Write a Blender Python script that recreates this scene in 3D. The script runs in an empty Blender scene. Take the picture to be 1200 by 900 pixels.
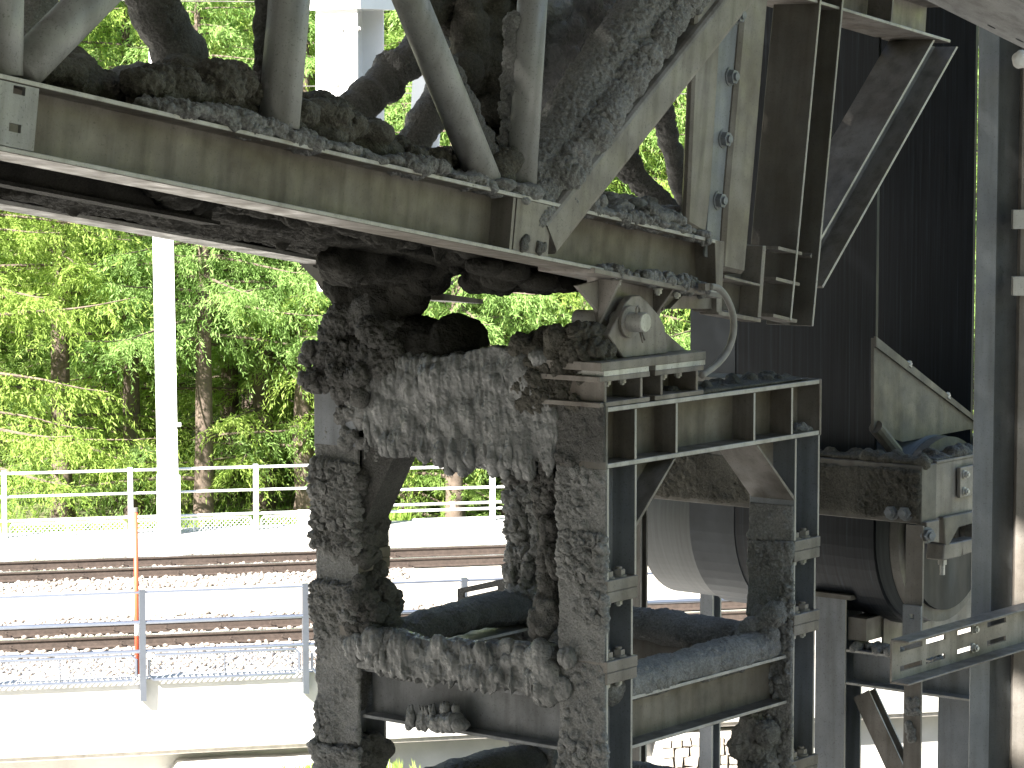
import bpy, bmesh, math, random
import numpy as np
from mathutils import Vector, Matrix, Quaternion
random.seed(7); RNG = np.random.default_rng(7)
SC = bpy.context.scene; COL = SC.collection
R = math.radians

# ------------------------------------------------------------------ camera, sky, sun, exposure
FPX, PITCH, CZ = 3378.25, 0.0907, 6.44
ZG = -4.2                                   # level of the lower yard under the plant
cam_d = bpy.data.cameras.new('camera'); cam = bpy.data.objects.new('camera', cam_d); COL.objects.link(cam)
cam.location = (0, 0, CZ); cam.rotation_euler = (math.pi/2 - PITCH, 0, 0)
cam_d.sensor_width = 36; cam_d.lens = FPX/1200*36; cam_d.clip_start = .1; cam_d.clip_end = 2000
SC.camera = cam
SUN_EL = R(39); SX, SY = -.66, -.75         # direction to the sun in plan
w = bpy.data.worlds.new('World'); SC.world = w; w.use_nodes = True
nt = w.node_tree; nt.nodes.clear()
sky = nt.nodes.new('ShaderNodeTexSky'); sky.sky_type = 'NISHITA'; sky.sun_disc = False
sky.sun_elevation = SUN_EL; sky.sun_rotation = math.atan2(SX, SY) % (2*math.pi)
bg = nt.nodes.new('ShaderNodeBackground'); bg.inputs['Strength'].default_value = .065
wo = nt.nodes.new('ShaderNodeOutputWorld')
nt.links.new(sky.outputs[0], bg.inputs[0]); nt.links.new(bg.outputs[0], wo.inputs[0])
sd = bpy.data.lights.new('sun', 'SUN'); sd.energy = 5.0; sd.angle = R(.5); sd.color = (1, .95, .87)
sun = bpy.data.objects.new('sun', sd); COL.objects.link(sun); sun.location = (-20, -15, 40)
sun.rotation_euler = Vector((-SX*math.cos(SUN_EL), -SY*math.cos(SUN_EL), -math.sin(SUN_EL))).to_track_quat('-Z', 'Y').to_euler()
vs = SC.view_settings; vs.view_transform = 'Standard'; vs.look = 'None'; vs.gamma = 1; vs.exposure = 2.85
SC.cycles.max_bounces = 8; SC.cycles.diffuse_bounces = 5; SC.cycles.use_denoising = True

# ------------------------------------------------------------------ measuring helpers (photo pixel -> ray -> place)
FW = Vector((0, math.cos(PITCH), -math.sin(PITCH))); UP = Vector((0, math.sin(PITCH), math.cos(PITCH)))
EYE = Vector((0, 0, CZ))
def ray(x, y): return FW + Vector((1, 0, 0))*((x-600)/FPX) + UP*((450-y)/FPX)
def hit(x, y, p, n):
    d = ray(x, y); return EYE + d*((p-EYE).dot(n)/d.dot(n))
def atZ(x, y, z): return hit(x, y, Vector((0, 0, z)), Vector((0, 0, 1)))
def atY(x, y, Y): return hit(x, y, Vector((0, Y, 0)), Vector((0, 1, 0)))
YAW = .661; MX, MY = .323, 9.7
TU = Vector((math.sin(YAW), math.cos(YAW), 0)); TV = Vector((-TU.y, TU.x, 0))
TM = Matrix.Translation((MX, MY, ZG)) @ Matrix.Rotation(math.pi/2-YAW, 4, 'Z'); TMI = TM.inverted()
def LT(x, y, a=None, b=None):               # pixel -> trestle frame, on the plane a or b
    if b is not None: return TMI @ hit(x, y, TM @ Vector((0, b, 0)), TV)
    return TMI @ hit(x, y, TM @ Vector((a, 0, 0)), TU)
def zr(z): return CZ + z - ZG               # height measured from the eye -> frame height
# truss frame
TYAW = R(34.5)
wv = Vector((math.sin(TYAW), math.cos(TYAW), 0)); nv = Vector((-wv.y, wv.x, 0))
B0 = Vector((MX, MY, 0)) + TU*.17 + TV*.03
q1 = hit(42, 185.3, B0, nv); q2 = hit(590, 295.5, B0, nv)
e1 = (q2-q1).normalized(); e3 = e1.cross(nv)
QM = Matrix(((e1.x, nv.x, e3.x, q2.x), (e1.y, nv.y, e3.y, q2.y), (e1.z, nv.z, e3.z, q2.z), (0, 0, 0, 1))); QMI = QM.inverted()
def LQ(x, y, yd): return QMI @ hit(x, y, QM @ Vector((0, yd, 0)), nv)

# ------------------------------------------------------------------ numpy noise
def _h(i, j, k, s):
    n = (i.astype(np.int64)*374761393 + j.astype(np.int64)*668265263 + k.astype(np.int64)*2147483647 + s*974711) & 0xffffffff
    n = ((n ^ (n >> 13))*1274126177) & 0xffffffff
    n = ((n ^ (n >> 16))*2246822519) & 0xffffffff
    return ((n ^ (n >> 15)) & 0xffffff)/float(0xffffff)
def vnoise(P, s=0):
    I = np.floor(P); F = P-I; F = F*F*(3-2*F); i, j, k = I.T; out = 0
    for a in (0, 1):
        for b in (0, 1):
            for c in (0, 1):
                out = out + _h(i+a, j+b, k+c, s)*(F[:, 0] if a else 1-F[:, 0])*(F[:, 1] if b else 1-F[:, 1])*(F[:, 2] if c else 1-F[:, 2])
    return out*2-1
def fbm(P, o=3, s=0):
    r = 0; a = 1.
    for q in range(o): r = r + a*vnoise(P*2**q + 17.3*q, s+q); a *= .5
    return r/1.75
def worley(P, s=0):
    I = np.floor(P); best = np.full(len(P), 9.)
    for a in (-1, 0, 1):
        for b in (-1, 0, 1):
            for c in (-1, 0, 1):
                i, j, k = (I + (a, b, c)).T
                d = (i+_h(i, j, k, s)-P[:, 0])**2 + (j+_h(i, j, k, s+1)-P[:, 1])**2 + (k+_h(i, j, k, s+2)-P[:, 2])**2
                best = np.minimum(best, d)
    return np.sqrt(best)

# ------------------------------------------------------------------ mesh builder
class MB:
    def __init__(s): s.v = []; s.f = []; s.e = []
    def add(s, vs, fs):
        o = len(s.v); s.v += [tuple(v) for v in vs]; s.f += [tuple(i+o for i in f) for f in fs]; return s
    def box(s, lo, hi):
        (a, b, c), (d, e, f) = lo, hi
        return s.add([(a,b,c),(d,b,c),(d,e,c),(a,e,c),(a,b,f),(d,b,f),(d,e,f),(a,e,f)],
                     [(0,3,2,1),(4,5,6,7),(0,1,5,4),(1,2,6,5),(2,3,7,6),(3,0,4,7)])
    def prism(s, poly, ext):                # closed prism: polygon of 3-D points swept by ext
        poly = [Vector(p) for p in poly]; ext = Vector(ext); n = len(poly)
        nn = sum(((poly[i]-poly[0]).cross(poly[(i+1) % n]-poly[0]) for i in range(n)), Vector())
        s.last_rev = nn.dot(ext) > 0
        if s.last_rev: poly = poly[::-1]
        return s.add(poly + [p+ext for p in poly], [tuple(range(n)), tuple(range(2*n-1, n-1, -1))] + [(i, i+n, (i+1) % n+n, (i+1) % n) for i in range(n)])
    def hb(s, p0, p1, up, h, b, tw=.008, tf=.011):   # H section, p = centre of section
        p0 = Vector(p0); p1 = Vector(p1); ax = (p1-p0); u = Vector(up); u = (u-ax*(u.dot(ax)/ax.length_squared)).normalized(); r = ax.cross(u).normalized()
        H, B, T = h/2, b/2, tw/2
        pr = [(-B,-H),(B,-H),(B,-H+tf),(T,-H+tf),(T,H-tf),(B,H-tf),(B,H),(-B,H),(-B,H-tf),(-T,H-tf),(-T,-H+tf),(-B,-H+tf)]
        f0 = len(s.f); s.prism([p0+r*x+u*z for x, z in pr], ax)
        nrm = s.last_rev
        s.e += [f0+2+((10-k) % 12 if nrm else k) for k in (1, 5, 7, 11)]; return s
    def tube(s, pts, rad, seg=14, cap=True):
        pts = [Vector(p) for p in pts]; n = len(pts); rad = rad if hasattr(rad, '__len__') else [rad]*n
        vs = []; fs = []; ref = None
        for i, p in enumerate(pts):
            t = (pts[min(i+1, n-1)]-pts[max(i-1, 0)]).normalized()
            if ref is None: ref = t.orthogonal().normalized()
            ref = (ref-t*ref.dot(t)).normalized(); c = t.cross(ref)
            for k in range(seg):
                an = 2*math.pi*k/seg; vs.append(p+(ref*math.cos(an)+c*math.sin(an))*rad[i])
        for i in range(n-1):
            for k in range(seg):
                k2 = (k+1) % seg; fs.append((i*seg+k, i*seg+k2, (i+1)*seg+k2, (i+1)*seg+k))
        if cap: fs += [tuple(range(seg-1, -1, -1)), tuple(range((n-1)*seg, n*seg))]
        return s.add(vs, fs)
    def ball(s, c, r):                      # r: radius or three half-axes
        r = (r, r, r) if not hasattr(r, '__len__') else r
        return s.add([(c[0]+v[0]*r[0], c[1]+v[1]*r[1], c[2]+v[2]*r[2]) for v in ICO[0]], ICO[1])
    def mesh(s, name):
        me = bpy.data.meshes.new(name); me.from_pydata(s.v, [], s.f); me.update(); return me
_b = bmesh.new(); bmesh.ops.create_icosphere(_b, subdivisions=2, radius=1)
_b.verts.ensure_lookup_table(); ICO = ([tuple(v.co) for v in _b.verts], [tuple(v.index for v in f.verts) for f in _b.faces]); _b.free()
def ob(name, me, mat=None, parent=None, loc=None, rot=None, smooth=False, bevel=0):
    o = bpy.data.objects.new(name, me); COL.objects.link(o)
    if mat and len(me.materials) == 0: me.materials.append(mat)
    if parent: o.parent = parent
    if loc is not None: o.location = loc
    if rot is not None: o.rotation_euler = rot
    if smooth: me.shade_smooth()
    if bevel:
        m = o.modifiers.new('bevel', 'BEVEL'); m.width = bevel; m.segments = 1; m.limit_method = 'ANGLE'; m.angle_limit = R(40)
    return o
def part(name, mb, mat, parent, edge=None, **k):
    me = mb.mesh(name); o = ob(name, me, mat, parent, **k); e = edge or mb.e
    if e and mat and mat.name in ('galvanised_steel', 'dusty_web_steel', 'zinc_grey_steel', 'grimy_steel'):
        me.materials.append(M['edge'])
        for i in e: me.polygons[i].material_index = 1
    return o
def tag(o, label, cat, group=None, kind=None):
    if label: o['label'] = label
    if cat: o['category'] = cat
    if group: o['group'] = group
    if kind: o['kind'] = kind
    return o
def thing(name, label, cat, M=None, group=None):
    o = bpy.data.objects.new(name, None); COL.objects.link(o); o.empty_display_size = .2
    if M is not None: o.matrix_world = M
    return tag(o, label, cat, group)
def mesh_np(name, V, F):                    # V (n,3), F (m,k)
    me = bpy.data.meshes.new(name); k = F.shape[1]
    me.vertices.add(len(V)); me.vertices.foreach_set('co', V.astype(np.float32).ravel())
    me.loops.add(F.size); me.loops.foreach_set('vertex_index', F.astype(np.int32).ravel())
    me.polygons.add(len(F)); me.polygons.foreach_set('loop_start', np.arange(0, F.size, k, dtype=np.int32))
    me.update(calc_edges=True); return me

# ------------------------------------------------------------------ materials
def mat(name, rough=.6, metal=0., spec=.5):
    m = bpy.data.materials.new(name); m.use_nodes = True; t = m.node_tree; b = t.nodes['Principled BSDF']
    b.inputs['Roughness'].default_value = rough; b.inputs['Metallic'].default_value = metal
    b.inputs['Specular IOR Level'].default_value = spec
    return m, t, b
def nz(t, scale, detail=4, rough=.55, vec=None, stretch=None):
    n = t.nodes.new('ShaderNodeTexNoise'); n.inputs['Scale'].default_value = scale; n.inputs['Detail'].default_value = detail; n.inputs['Roughness'].default_value = rough
    tc = t.nodes.new('ShaderNodeTexCoord'); src = tc.outputs['Object']
    if stretch:
        mp = t.nodes.new('ShaderNodeMapping'); mp.inputs['Scale'].default_value = stretch; t.links.new(src, mp.inputs[0]); src = mp.outputs[0]
    t.links.new(src, n.inputs['Vector']); return n.outputs['Fac']
def ramp(t, fac, stops):
    r = t.nodes.new('ShaderNodeValToRGB'); e = r.color_ramp.elements
    while len(e) < len(stops): e.new(.5)
    for x, (p, c) in zip(e, stops): x.position = p; x.color = (*c, 1) if hasattr(c, '__len__') else (c, c, c, 1)
    t.links.new(fac, r.inputs[0]); return r.outputs[0]
def mix(t, fac, a, b, mode='MIX'):
    m = t.nodes.new('ShaderNodeMix'); m.data_type = 'RGBA'; m.blend_type = mode
    for v, i in ((fac, 0), (a, 6), (b, 7)):
        if hasattr(v, 'is_linked'): t.links.new(v, m.inputs[i])
        else: m.inputs[i].default_value = v if i == 0 else (*v, 1)
    return m.outputs[2]
def bump(t, b, h, strength=.3, dist=.01):
    n = t.nodes.new('ShaderNodeBump'); n.inputs['Strength'].default_value = strength; n.inputs['Distance'].default_value = dist
    t.links.new(h, n.inputs['Height']); t.links.new(n.outputs[0], b.inputs['Normal'])
def steel(name, c0, c1, dust, rough=.5, metal=.15, amount=.5):
    m, t, b = mat(name, rough, metal)
    base = ramp(t, nz(t, 5, 6, .6), [(.3, c0), (.7, c1)])
    d = ramp(t, nz(t, 2.2, 7, .65), [(.42, 0.), (.66, amount)])
    st = ramp(t, nz(t, 9, 3, .5, stretch=(2.2, 2.2, .18)), [(.45, 0.), (.75, .55)])
    sp = ramp(t, nz(t, 150, 2, .5), [(.6, 0.), (.72, .45)])
    c = mix(t, d, base, dust); c = mix(t, st, c, tuple(x*.55 for x in dust)); c = mix(t, sp, c, (.05, .048, .042))
    t.links.new(c, b.inputs['Base Color'])
    rr = ramp(t, nz(t, 12, 4), [(.3, rough-.12), (.7, min(rough+.25, 1))]); t.links.new(rr, b.inputs['Roughness'])
    bump(t, b, nz(t, 90, 5, .7), .25, .004); return m
def mud(name, c0, c1, rough, spec, fine=220, bs=.6, wet=0., grain=.4):
    m, t, b = mat(name, rough, 0, spec)
    c = ramp(t, nz(t, 7, 6, .6), [(.3, c0), (.7, c1)])
    gr = nz(t, 130, 3, .7); c = mix(t, ramp(t, gr, [(.36, grain), (.5, 0.)]), c, tuple(x*.5 for x in c0)); c = mix(t, ramp(t, gr, [(.52, 0.), (.68, grain)]), c, tuple(min(x*1.5, .5) for x in c1))
    t.links.new(c, b.inputs['Base Color'])
    if wet: t.links.new(ramp(t, nz(t, 26, 5, .65), [(.40, wet), (.58, rough)]), b.inputs['Roughness'])
    v = t.nodes.new('ShaderNodeTexVoronoi'); v.inputs['Scale'].default_value = 95; tc = t.nodes.new('ShaderNodeTexCoord')
    wn = t.nodes.new('ShaderNodeMix'); wn.data_type = 'RGBA'; wn.blend_type = 'LINEAR_LIGHT'; wn.inputs[0].default_value = .02
    nn = t.nodes.new('ShaderNodeTexNoise'); nn.inputs['Scale'].default_value = 30; t.links.new(tc.outputs['Object'], nn.inputs['Vector']); t.links.new(tc.outputs['Object'], wn.inputs[6]); t.links.new(nn.outputs['Color'], wn.inputs[7]); t.links.new(wn.outputs[2], v.inputs['Vector'])
    b1 = t.nodes.new('ShaderNodeBump'); b1.invert = True; b1.inputs['Strength'].default_value = bs; b1.inputs['Distance'].default_value = .007; t.links.new(v.outputs['Distance'], b1.inputs['Height'])
    b2 = t.nodes.new('ShaderNodeBump'); b2.inputs['Strength'].default_value = bs; b2.inputs['Distance'].default_value = .006; t.links.new(nz(t, fine, 5, .75), b2.inputs['Height']); t.links.new(b1.outputs[0], b2.inputs['Normal']); t.links.new(b2.outputs[0], b.inputs['Normal'])
    return m
M = {}
M['galv'] = steel('galvanised_steel', (.215, .198, .178), (.315, .294, .268), (.125, .098, .07), amount=.65)
M['edge'] = steel('lit_steel_edge', (.44, .43, .40), (.54, .53, .50), (.32, .29, .23), amount=.35)  # flange edges paler: the light they catch is put into the colour
M['galv_slate'] = steel('slate_grey_steel', (.085, .095, .10), (.14, .152, .158), (.09, .09, .08), amount=.4)
M['galv_dusty'] = steel('dusty_web_steel', (.135, .122, .10), (.225, .206, .174), (.085, .066, .042), amount=.7)
M['galv_blue'] = steel('zinc_grey_steel', (.20, .215, .235), (.30, .32, .345), (.17, .165, .15), amount=.3)
M['galv_dark'] = steel('grimy_steel', (.105, .10, .09), (.19, .182, .165), (.12, .10, .07))
M['galv_muddy'] = steel('mud_filmed_steel', (.15, .158, .168), (.32, .328, .335), (.085, .085, .08), amount=.6)
M['tube'] = steel('dusty_tube_steel', (.30, .30, .295), (.42, .42, .405), (.2, .19, .165), amount=.4)
M['bright'] = steel('bright_zinc', (.5, .5, .48), (.62, .62, .59), (.35, .32, .26), rough=.4, metal=.3, amount=.3)
M['mud_dry'] = mud('dry_grey_sludge', (.16, .159, .152), (.29, .287, .276), .8, .35, bs=.6)
M['mud_dark'] = mud('damp_dark_sludge', (.066, .064, .060), (.135, .132, .123), .75, .4, bs=.6)
M['mud_wet'] = mud('wet_grey_sludge', (.105, .108, .104), (.195, .198, .192), .55, .7, fine=90, bs=.3, wet=.14, grain=.12)
M['mud_lit'] = mud('lit_pale_sludge', (.18, .181, .176), (.31, .31, .30), .8, .35, bs=.6)  # paler copy of the dry sludge; skylight put into the colour
M['mud_sheen'] = mud('shiny_wet_sludge', (.16, .165, .17), (.27, .275, .28), .4, .8, fine=90, bs=.4, wet=.1, grain=.1)
M['mud_shade'] = mud('shade_black_sludge', (.016, .0155, .013), (.042, .040, .034), .85, .2, bs=.6, grain=.2)  # black sludge copy with underdeck and bearing shade put into its colour
M['mud_moss'] = mud('mossy_dark_sludge', (.062, .058, .048), (.125, .118, .098), .8, .3, bs=.6)
def flat(name, col, rough=.6, metal=0., var=.15, sc=6, bs=.15):
    m, t, b = mat(name, rough, metal)
    t.links.new(ramp(t, nz(t, sc, 6, .6), [(.3, tuple(x*(1-var) for x in col)), (.7, tuple(min(x*(1+var), 1) for x in col))]), b.inputs['Base Color'])
    bump(t, b, nz(t, sc*12, 4, .6), bs, .005); return m
M['white'] = flat('white_paint', (.78, .78, .77), .5, var=.04)
M['railing'] = flat('galvanised_railing', (.20, .22, .26), .4, .9, var=.08)
M['rail_white'] = flat('pale_railing', (.6, .61, .63), .45, .2, var=.08)
M['orange'] = flat('orange_paint', (.5, .075, .03), .5, var=.08)
M['concrete'] = flat('pale_concrete', (.42, .41, .38), .9, var=.12, sc=2.5, bs=.3)
M['rail'] = flat('rusty_rail_side', (.05, .037, .03), .6, .2, var=.3, sc=20)
M['railtop'] = flat('polished_rail_head', (.45, .45, .46), .25, .9, var=.05)
M['sleeper'] = flat('concrete_sleeper', (.36, .33, .29), .9, var=.2, sc=8)
M['ballast'] = flat('ballast_stone', (.24, .205, .175), .9, var=.5, sc=1.6, bs=.3)
M['dirt'] = flat('ballast_bed', (.36, .33, .29), .95, var=.25, sc=9, bs=.6)
M['slope'] = flat('forested_slope', (.06, .08, .03), .95, var=.5, sc=.08)
M['yard'] = flat('muddy_yard', (.125, .122, .115), .9, var=.3, sc=.8, bs=.5)
M['litter'] = flat('forest_floor', (.085, .09, .035), .95, var=.5, sc=1.5, bs=.6)
M['grass'] = flat('meadow_grass', (.10, .15, .035), .9, var=.4, sc=3)
M['bark'] = flat('larch_bark', (.10, .075, .058), .95, var=.35, sc=9, bs=1)
M['stone'] = flat('masonry_stone', (.34, .30, .25), .9, var=.3, sc=5, bs=.4)
M['plaster'] = flat('white_foam', (.8, .79, .75), .9, var=.05, sc=9, bs=.5)
M['cable'] = flat('grey_cable_sheath', (.26, .25, .23), .6, var=.2, sc=20)
M['roof'] = flat('roof_sheet', (.2, .2, .195), .7, var=.15)
def belt_mat():
    m, t, b = mat('conveyor_rubber', .5, 0, .35)
    c = ramp(t, nz(t, 6, 5, .6, stretch=(1, 16, .25)), [(.32, (.007, .008, .011)), (.60, (.017, .021, .027)), (.78, (.05, .062, .078))])
    t.links.new(c, b.inputs['Base Color'])
    t.links.new(ramp(t, nz(t, 9, 4, .6, stretch=(1, 20, .3)), [(.3, .35), (.7, .6)]), b.inputs['Roughness']); return m
M['belt'] = belt_mat()
M['belt_skylit'] = flat('skylit_belt_edge', (.05, .058, .068), .5, var=.3, sc=4)  # left belt strip lightened; skylight from the left put into the colour
def drum_mat():
    m, t, b = mat('worn_drum_steel', .6, .05, .4)
    c = ramp(t, nz(t, 8, 5, .6, stretch=(.4, 9, .4)), [(.3, (.062, .066, .067)), (.7, (.09, .096, .098))]); t.links.new(c, b.inputs['Base Color']); return m
M['drum'] = drum_mat()
def leaf(name, c0, c1):
    m, t, b = mat(name, .6, 0, .3)
    c = ramp(t, nz(t, 1.3, 4, .6), [(.3, c0), (.7, c1)]); t.links.new(c, b.inputs['Base Color'])
    tr = t.nodes.new('ShaderNodeBsdfTranslucent'); t.links.new(c, tr.inputs[0])
    mx = t.nodes.new('ShaderNodeMixShader'); mx.inputs[0].default_value = .58
    out = t.nodes['Material Output']; t.links.new(b.outputs[0], mx.inputs[1]); t.links.new(tr.outputs[0], mx.inputs[2]); t.links.new(mx.outputs[0], out.inputs[0]); return m
M['larch'] = leaf('larch_needles', (.23, .35, .06), (.39, .50, .13))
M['larch_cool'] = leaf('larch_needles_cool', (.19, .33, .08), (.33, .47, .16))
M['spruce'] = leaf('spruce_needles', (.16, .27, .06), (.28, .39, .10))

# ------------------------------------------------------------------ sludge: union of shapes -> voxel remesh -> relief
MUDS = []; VOX = .62
def sludge(name, mb, parent, voxel=.007, style='lump', m='mud_dry', amp=1.):
    o = part(name, mb, None, parent); md = o.modifiers.new('r', 'REMESH'); md.mode = 'VOXEL'; md.voxel_size = voxel*VOX; sm = o.modifiers.new('s', 'SMOOTH'); sm.factor = .5; sm.iterations = {'drip': 9, 'thin': 3, 'scale': 7, 'lump': 9, 'heap': 22, 'smooth': 16}[style]
    MUDS.append((o, style, m, amp)); return o
def cell(P, s=0, k=.72): return np.clip(1-(worley(P, s)/k)**2, -.5, 1)
def relief(P, N, style, amp):
    W = P + .012*np.stack([vnoise(P*14, 31), vnoise(P*14, 32), vnoise(P*14, 33)], 1)
    big = fbm(P*7.5, 3, 3); mask = np.clip(.6+1.3*vnoise(P*8, 11), .15, 1.2)
    if style == 'lump':
        d = mask*(.009*cell(W*(52, 52, 46), 5) + .007*cell(W*96, 8)) + .012*big + .003*fbm(P*130, 3, 7)
    elif style == 'heap':
        d = mask*(.008*cell(W*(50, 50, 46), 5)+.006*cell(W*100, 8)) + .011*big + .004*fbm(P*70, 3, 7)
    elif style == 'drip':
        d = mask*.005*cell(W*(56, 56, 18), 5) + .006*cell(P*(11, 11, 9), 4) + .018*big + .0065*fbm(W*(75, 75, 16), 3, 9) + .0018*fbm(P*170, 2, 7)
    elif style == 'scale':
        d = mask*.013*cell(W*(54, 50, 38), 5) + .007*cell(W*96, 8) + .010*big + .0035*fbm(P*95, 3, 7)
    elif style == 'thin':
        mk = np.clip(1.8*vnoise(P*(7, 7, 5), 21)+.3+.5*vnoise(P*22, 22), 0, 1)
        d = mk*(.013*cell(W*(50, 50, 42), 5)+.005) + mk*.006*cell(W*104, 8) + .004*big + .0022*fbm(P*110, 3, 7)
    else:
        d = .02*big + .006*fbm(P*38, 3, 5) + .003*cell(W*70, 8) + .0025*fbm(P*150, 2, 7)
    return P + N*(d*amp)[:, None]
def finish_sludge():
    bpy.context.view_layer.update(); dg = bpy.context.evaluated_depsgraph_get()
    new = [bpy.data.meshes.new_from_object(o.evaluated_get(dg)) for o, *_ in MUDS]
    for (o, style, m, amp), me in zip(MUDS, new):
        n = len(me.vertices); P = np.empty(n*3, np.float32); N = np.empty(n*3, np.float32)
        me.vertices.foreach_get('co', P); me.vertex_normals.foreach_get('vector', N)
        P = relief(P.reshape(-1, 3).astype(np.float64), N.reshape(-1, 3), style, amp)
        me.vertices.foreach_set('co', P.astype(np.float32).ravel()); me.update(); me.shade_smooth()
        me.materials.clear(); me.materials.append(M[m]); old = o.data; nm = old.name; o.modifiers.clear(); o.data = me; bpy.data.meshes.remove(old); me.name = nm
def blobs(mb, lo, hi, n, r0, r1, squash=(1, 1, 1), rnd=random):
    for _ in range(n):
        r = rnd.uniform(r0, r1); mb.ball([rnd.uniform(l, h) for l, h in zip(lo, hi)], [r*s for s in squash])
    return mb
def drips(mb, pts, l0, l1, r=.013, rnd=random):
    for p in pts:
        L = rnd.uniform(l0, l1); p = Vector(p); j = Vector((rnd.uniform(-.3, .3)*L, rnd.uniform(-.3, .3)*L, 0))
        mb.tube([p+Vector((0, 0, .07)), p+Vector((0, 0, .02)), p, p+j*.5+Vector((0, 0, -L*.6)), p+j+Vector((0, 0, -L))], [r*.4, r, r*1.25, r*.85, r*.35], 7)
    return mb

# ------------------------------------------------------------------ fasteners (shared meshes)
def bolt_mesh(rh, hh, name='bolt'):
    mb = MB(); c = [(math.cos(i*math.pi/3), math.sin(i*math.pi/3)) for i in range(6)]
    mb.prism([(x*rh, y*rh, .005) for x, y in c], (0, 0, hh))
    c = [(math.cos(i*math.pi/7), math.sin(i*math.pi/7)) for i in range(14)]
    mb.prism([(x*rh*1.25, y*rh*1.25, -.001) for x, y in c], (0, 0, .0058))
    mb.prism([(x*rh*.55, y*rh*.55, hh+.0045) for x, y in c], (0, 0, hh*.5))
    return mb.mesh(name)
BOLT = bolt_mesh(.023, .019); BOLT.materials.append(M['galv'])
BOLT_S = bolt_mesh(.014, .013); BOLT_S.materials.append(M['bright'])
BOLT_B = bolt_mesh(.027, .02); BOLT_B.materials.append(M['galv_blue'])
def bolt(parent, pos, axis, me=None):
    o = ob('bolt', me or BOLT, None, parent, loc=pos); o.rotation_mode = 'QUATERNION'; o.rotation_quaternion = Vector(axis).to_track_quat('Z', 'Y'); return o

# ================================================================== LARGE STRUCTURE: ground, railway, bridge edge
SL = .235; RA = math.atan(SL)               # the tracks run slightly away to the right
RM = Matrix.Translation((-3, 0, 0)) @ Matrix.Rotation(RA, 4, 'Z'); CR = math.cos(RA)
def rd(d): return (d + SL*(-3))*CR           # perpendicular distance of a line Y = d + SL*X in the rail frame
def rail_frame(z=0.): return Matrix.Translation((-3, 0, z)) @ Matrix.Rotation(RA, 4, 'Z')
def rx(x, y, dist, z=None):                  # pixel on the line at that distance -> rail-frame x (and z)
    n = RM.to_3x3() @ Vector((0, 1, 0)); return RM.inverted() @ hit(x, y, RM @ Vector((0, dist, 0)), n)
D_FENCE, D_R1, D_R2, D_R3, D_R4, D_WALL = rd(46.1), rd(43.75), rd(42.7), rd(38.05), rd(37.0), rd(34.0)
# lower yard, wide ground to the horizon
g = MB(); n = 24
g.add([(-700, -60, ZG), (700, -60, ZG), (700, 900, ZG), (-700, 900, ZG)], [(0, 1, 2, 3)])
tag(part('ground', g, M['yard'], None), 'dark muddy yard below the plant and the railway bridge', 'ground', kind='structure')
# railway formation (slab carried by the bridge)
g = MB(); g.box((-60, D_WALL+.02, -.9), (60, D_FENCE-.6, -.16))
o = part('track_bed', g, M['dirt'], None); o.matrix_world = RM; tag(o, 'pale gravel formation carrying the two railway tracks', 'track bed', kind='structure')
g = MB(); g.box((-60, D_FENCE-.598, -.9), (60, D_FENCE+.5, .02))
o = part('path', g, M['concrete'], None); o.matrix_world = RM; tag(o, 'pale concrete walkway along the far white fence', 'path', kind='structure')
# ground behind the fence rising into the wooded slope
xs = np.linspace(-90, 90, 46); ys = np.linspace(D_FENCE+.48, D_FENCE+120, 50); X, Y = np.meshgrid(xs, ys)
P = np.stack([X.ravel(), Y.ravel(), np.zeros(X.size)], 1)
dy = P[:, 1]-D_FENCE; P[:, 2] = -.06-.9*np.clip((dy-1)/4, 0, 1)+np.clip(dy-32, 0, None)*.4+.12*fbm(P*.3, 3, 2)*np.clip(dy/3, 0, 1)
F = np.array([(r*46+c, r*46+c+1, (r+1)*46+c+1, (r+1)*46+c) for r in range(49) for c in range(45)])
hs = ob('hillside', mesh_np('hillside', P, F), M['litter'], smooth=True); hs.matrix_world = RM; tag(hs, 'grassy wooded slope rising behind the far fence', 'hillside', kind='structure')
rgm = np.random.default_rng(3); na = 120; V = []; rr_ = [(150, -6), (175, 18), (215, 52), (270, 95), (340, 130)]
for r_, z_ in rr_:
    for k in range(na): an = 2*math.pi*k/na; w_ = 1+.25*math.sin(3*an+1)+.12*math.sin(7*an); V.append((r_*math.sin(an), r_*math.cos(an), z_*w_+rgm.uniform(-3, 3)*(z_ > 0)))
F = np.array([(i*na+k, i*na+(k+1) % na, (i+1)*na+(k+1) % na, (i+1)*na+k) for i in range(4) for k in range(na)])
mo = ob('mountains', mesh_np('mountains', np.array(V), F), M['slope'], smooth=True); tag(mo, 'forested valley slopes all around the plant', 'mountains', kind='structure')
def hill_z(x, y):
    d = y-D_FENCE; return -.06-.9*min(max((d-1)/4, 0), 1)+max(d-32, 0)*.4
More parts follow.
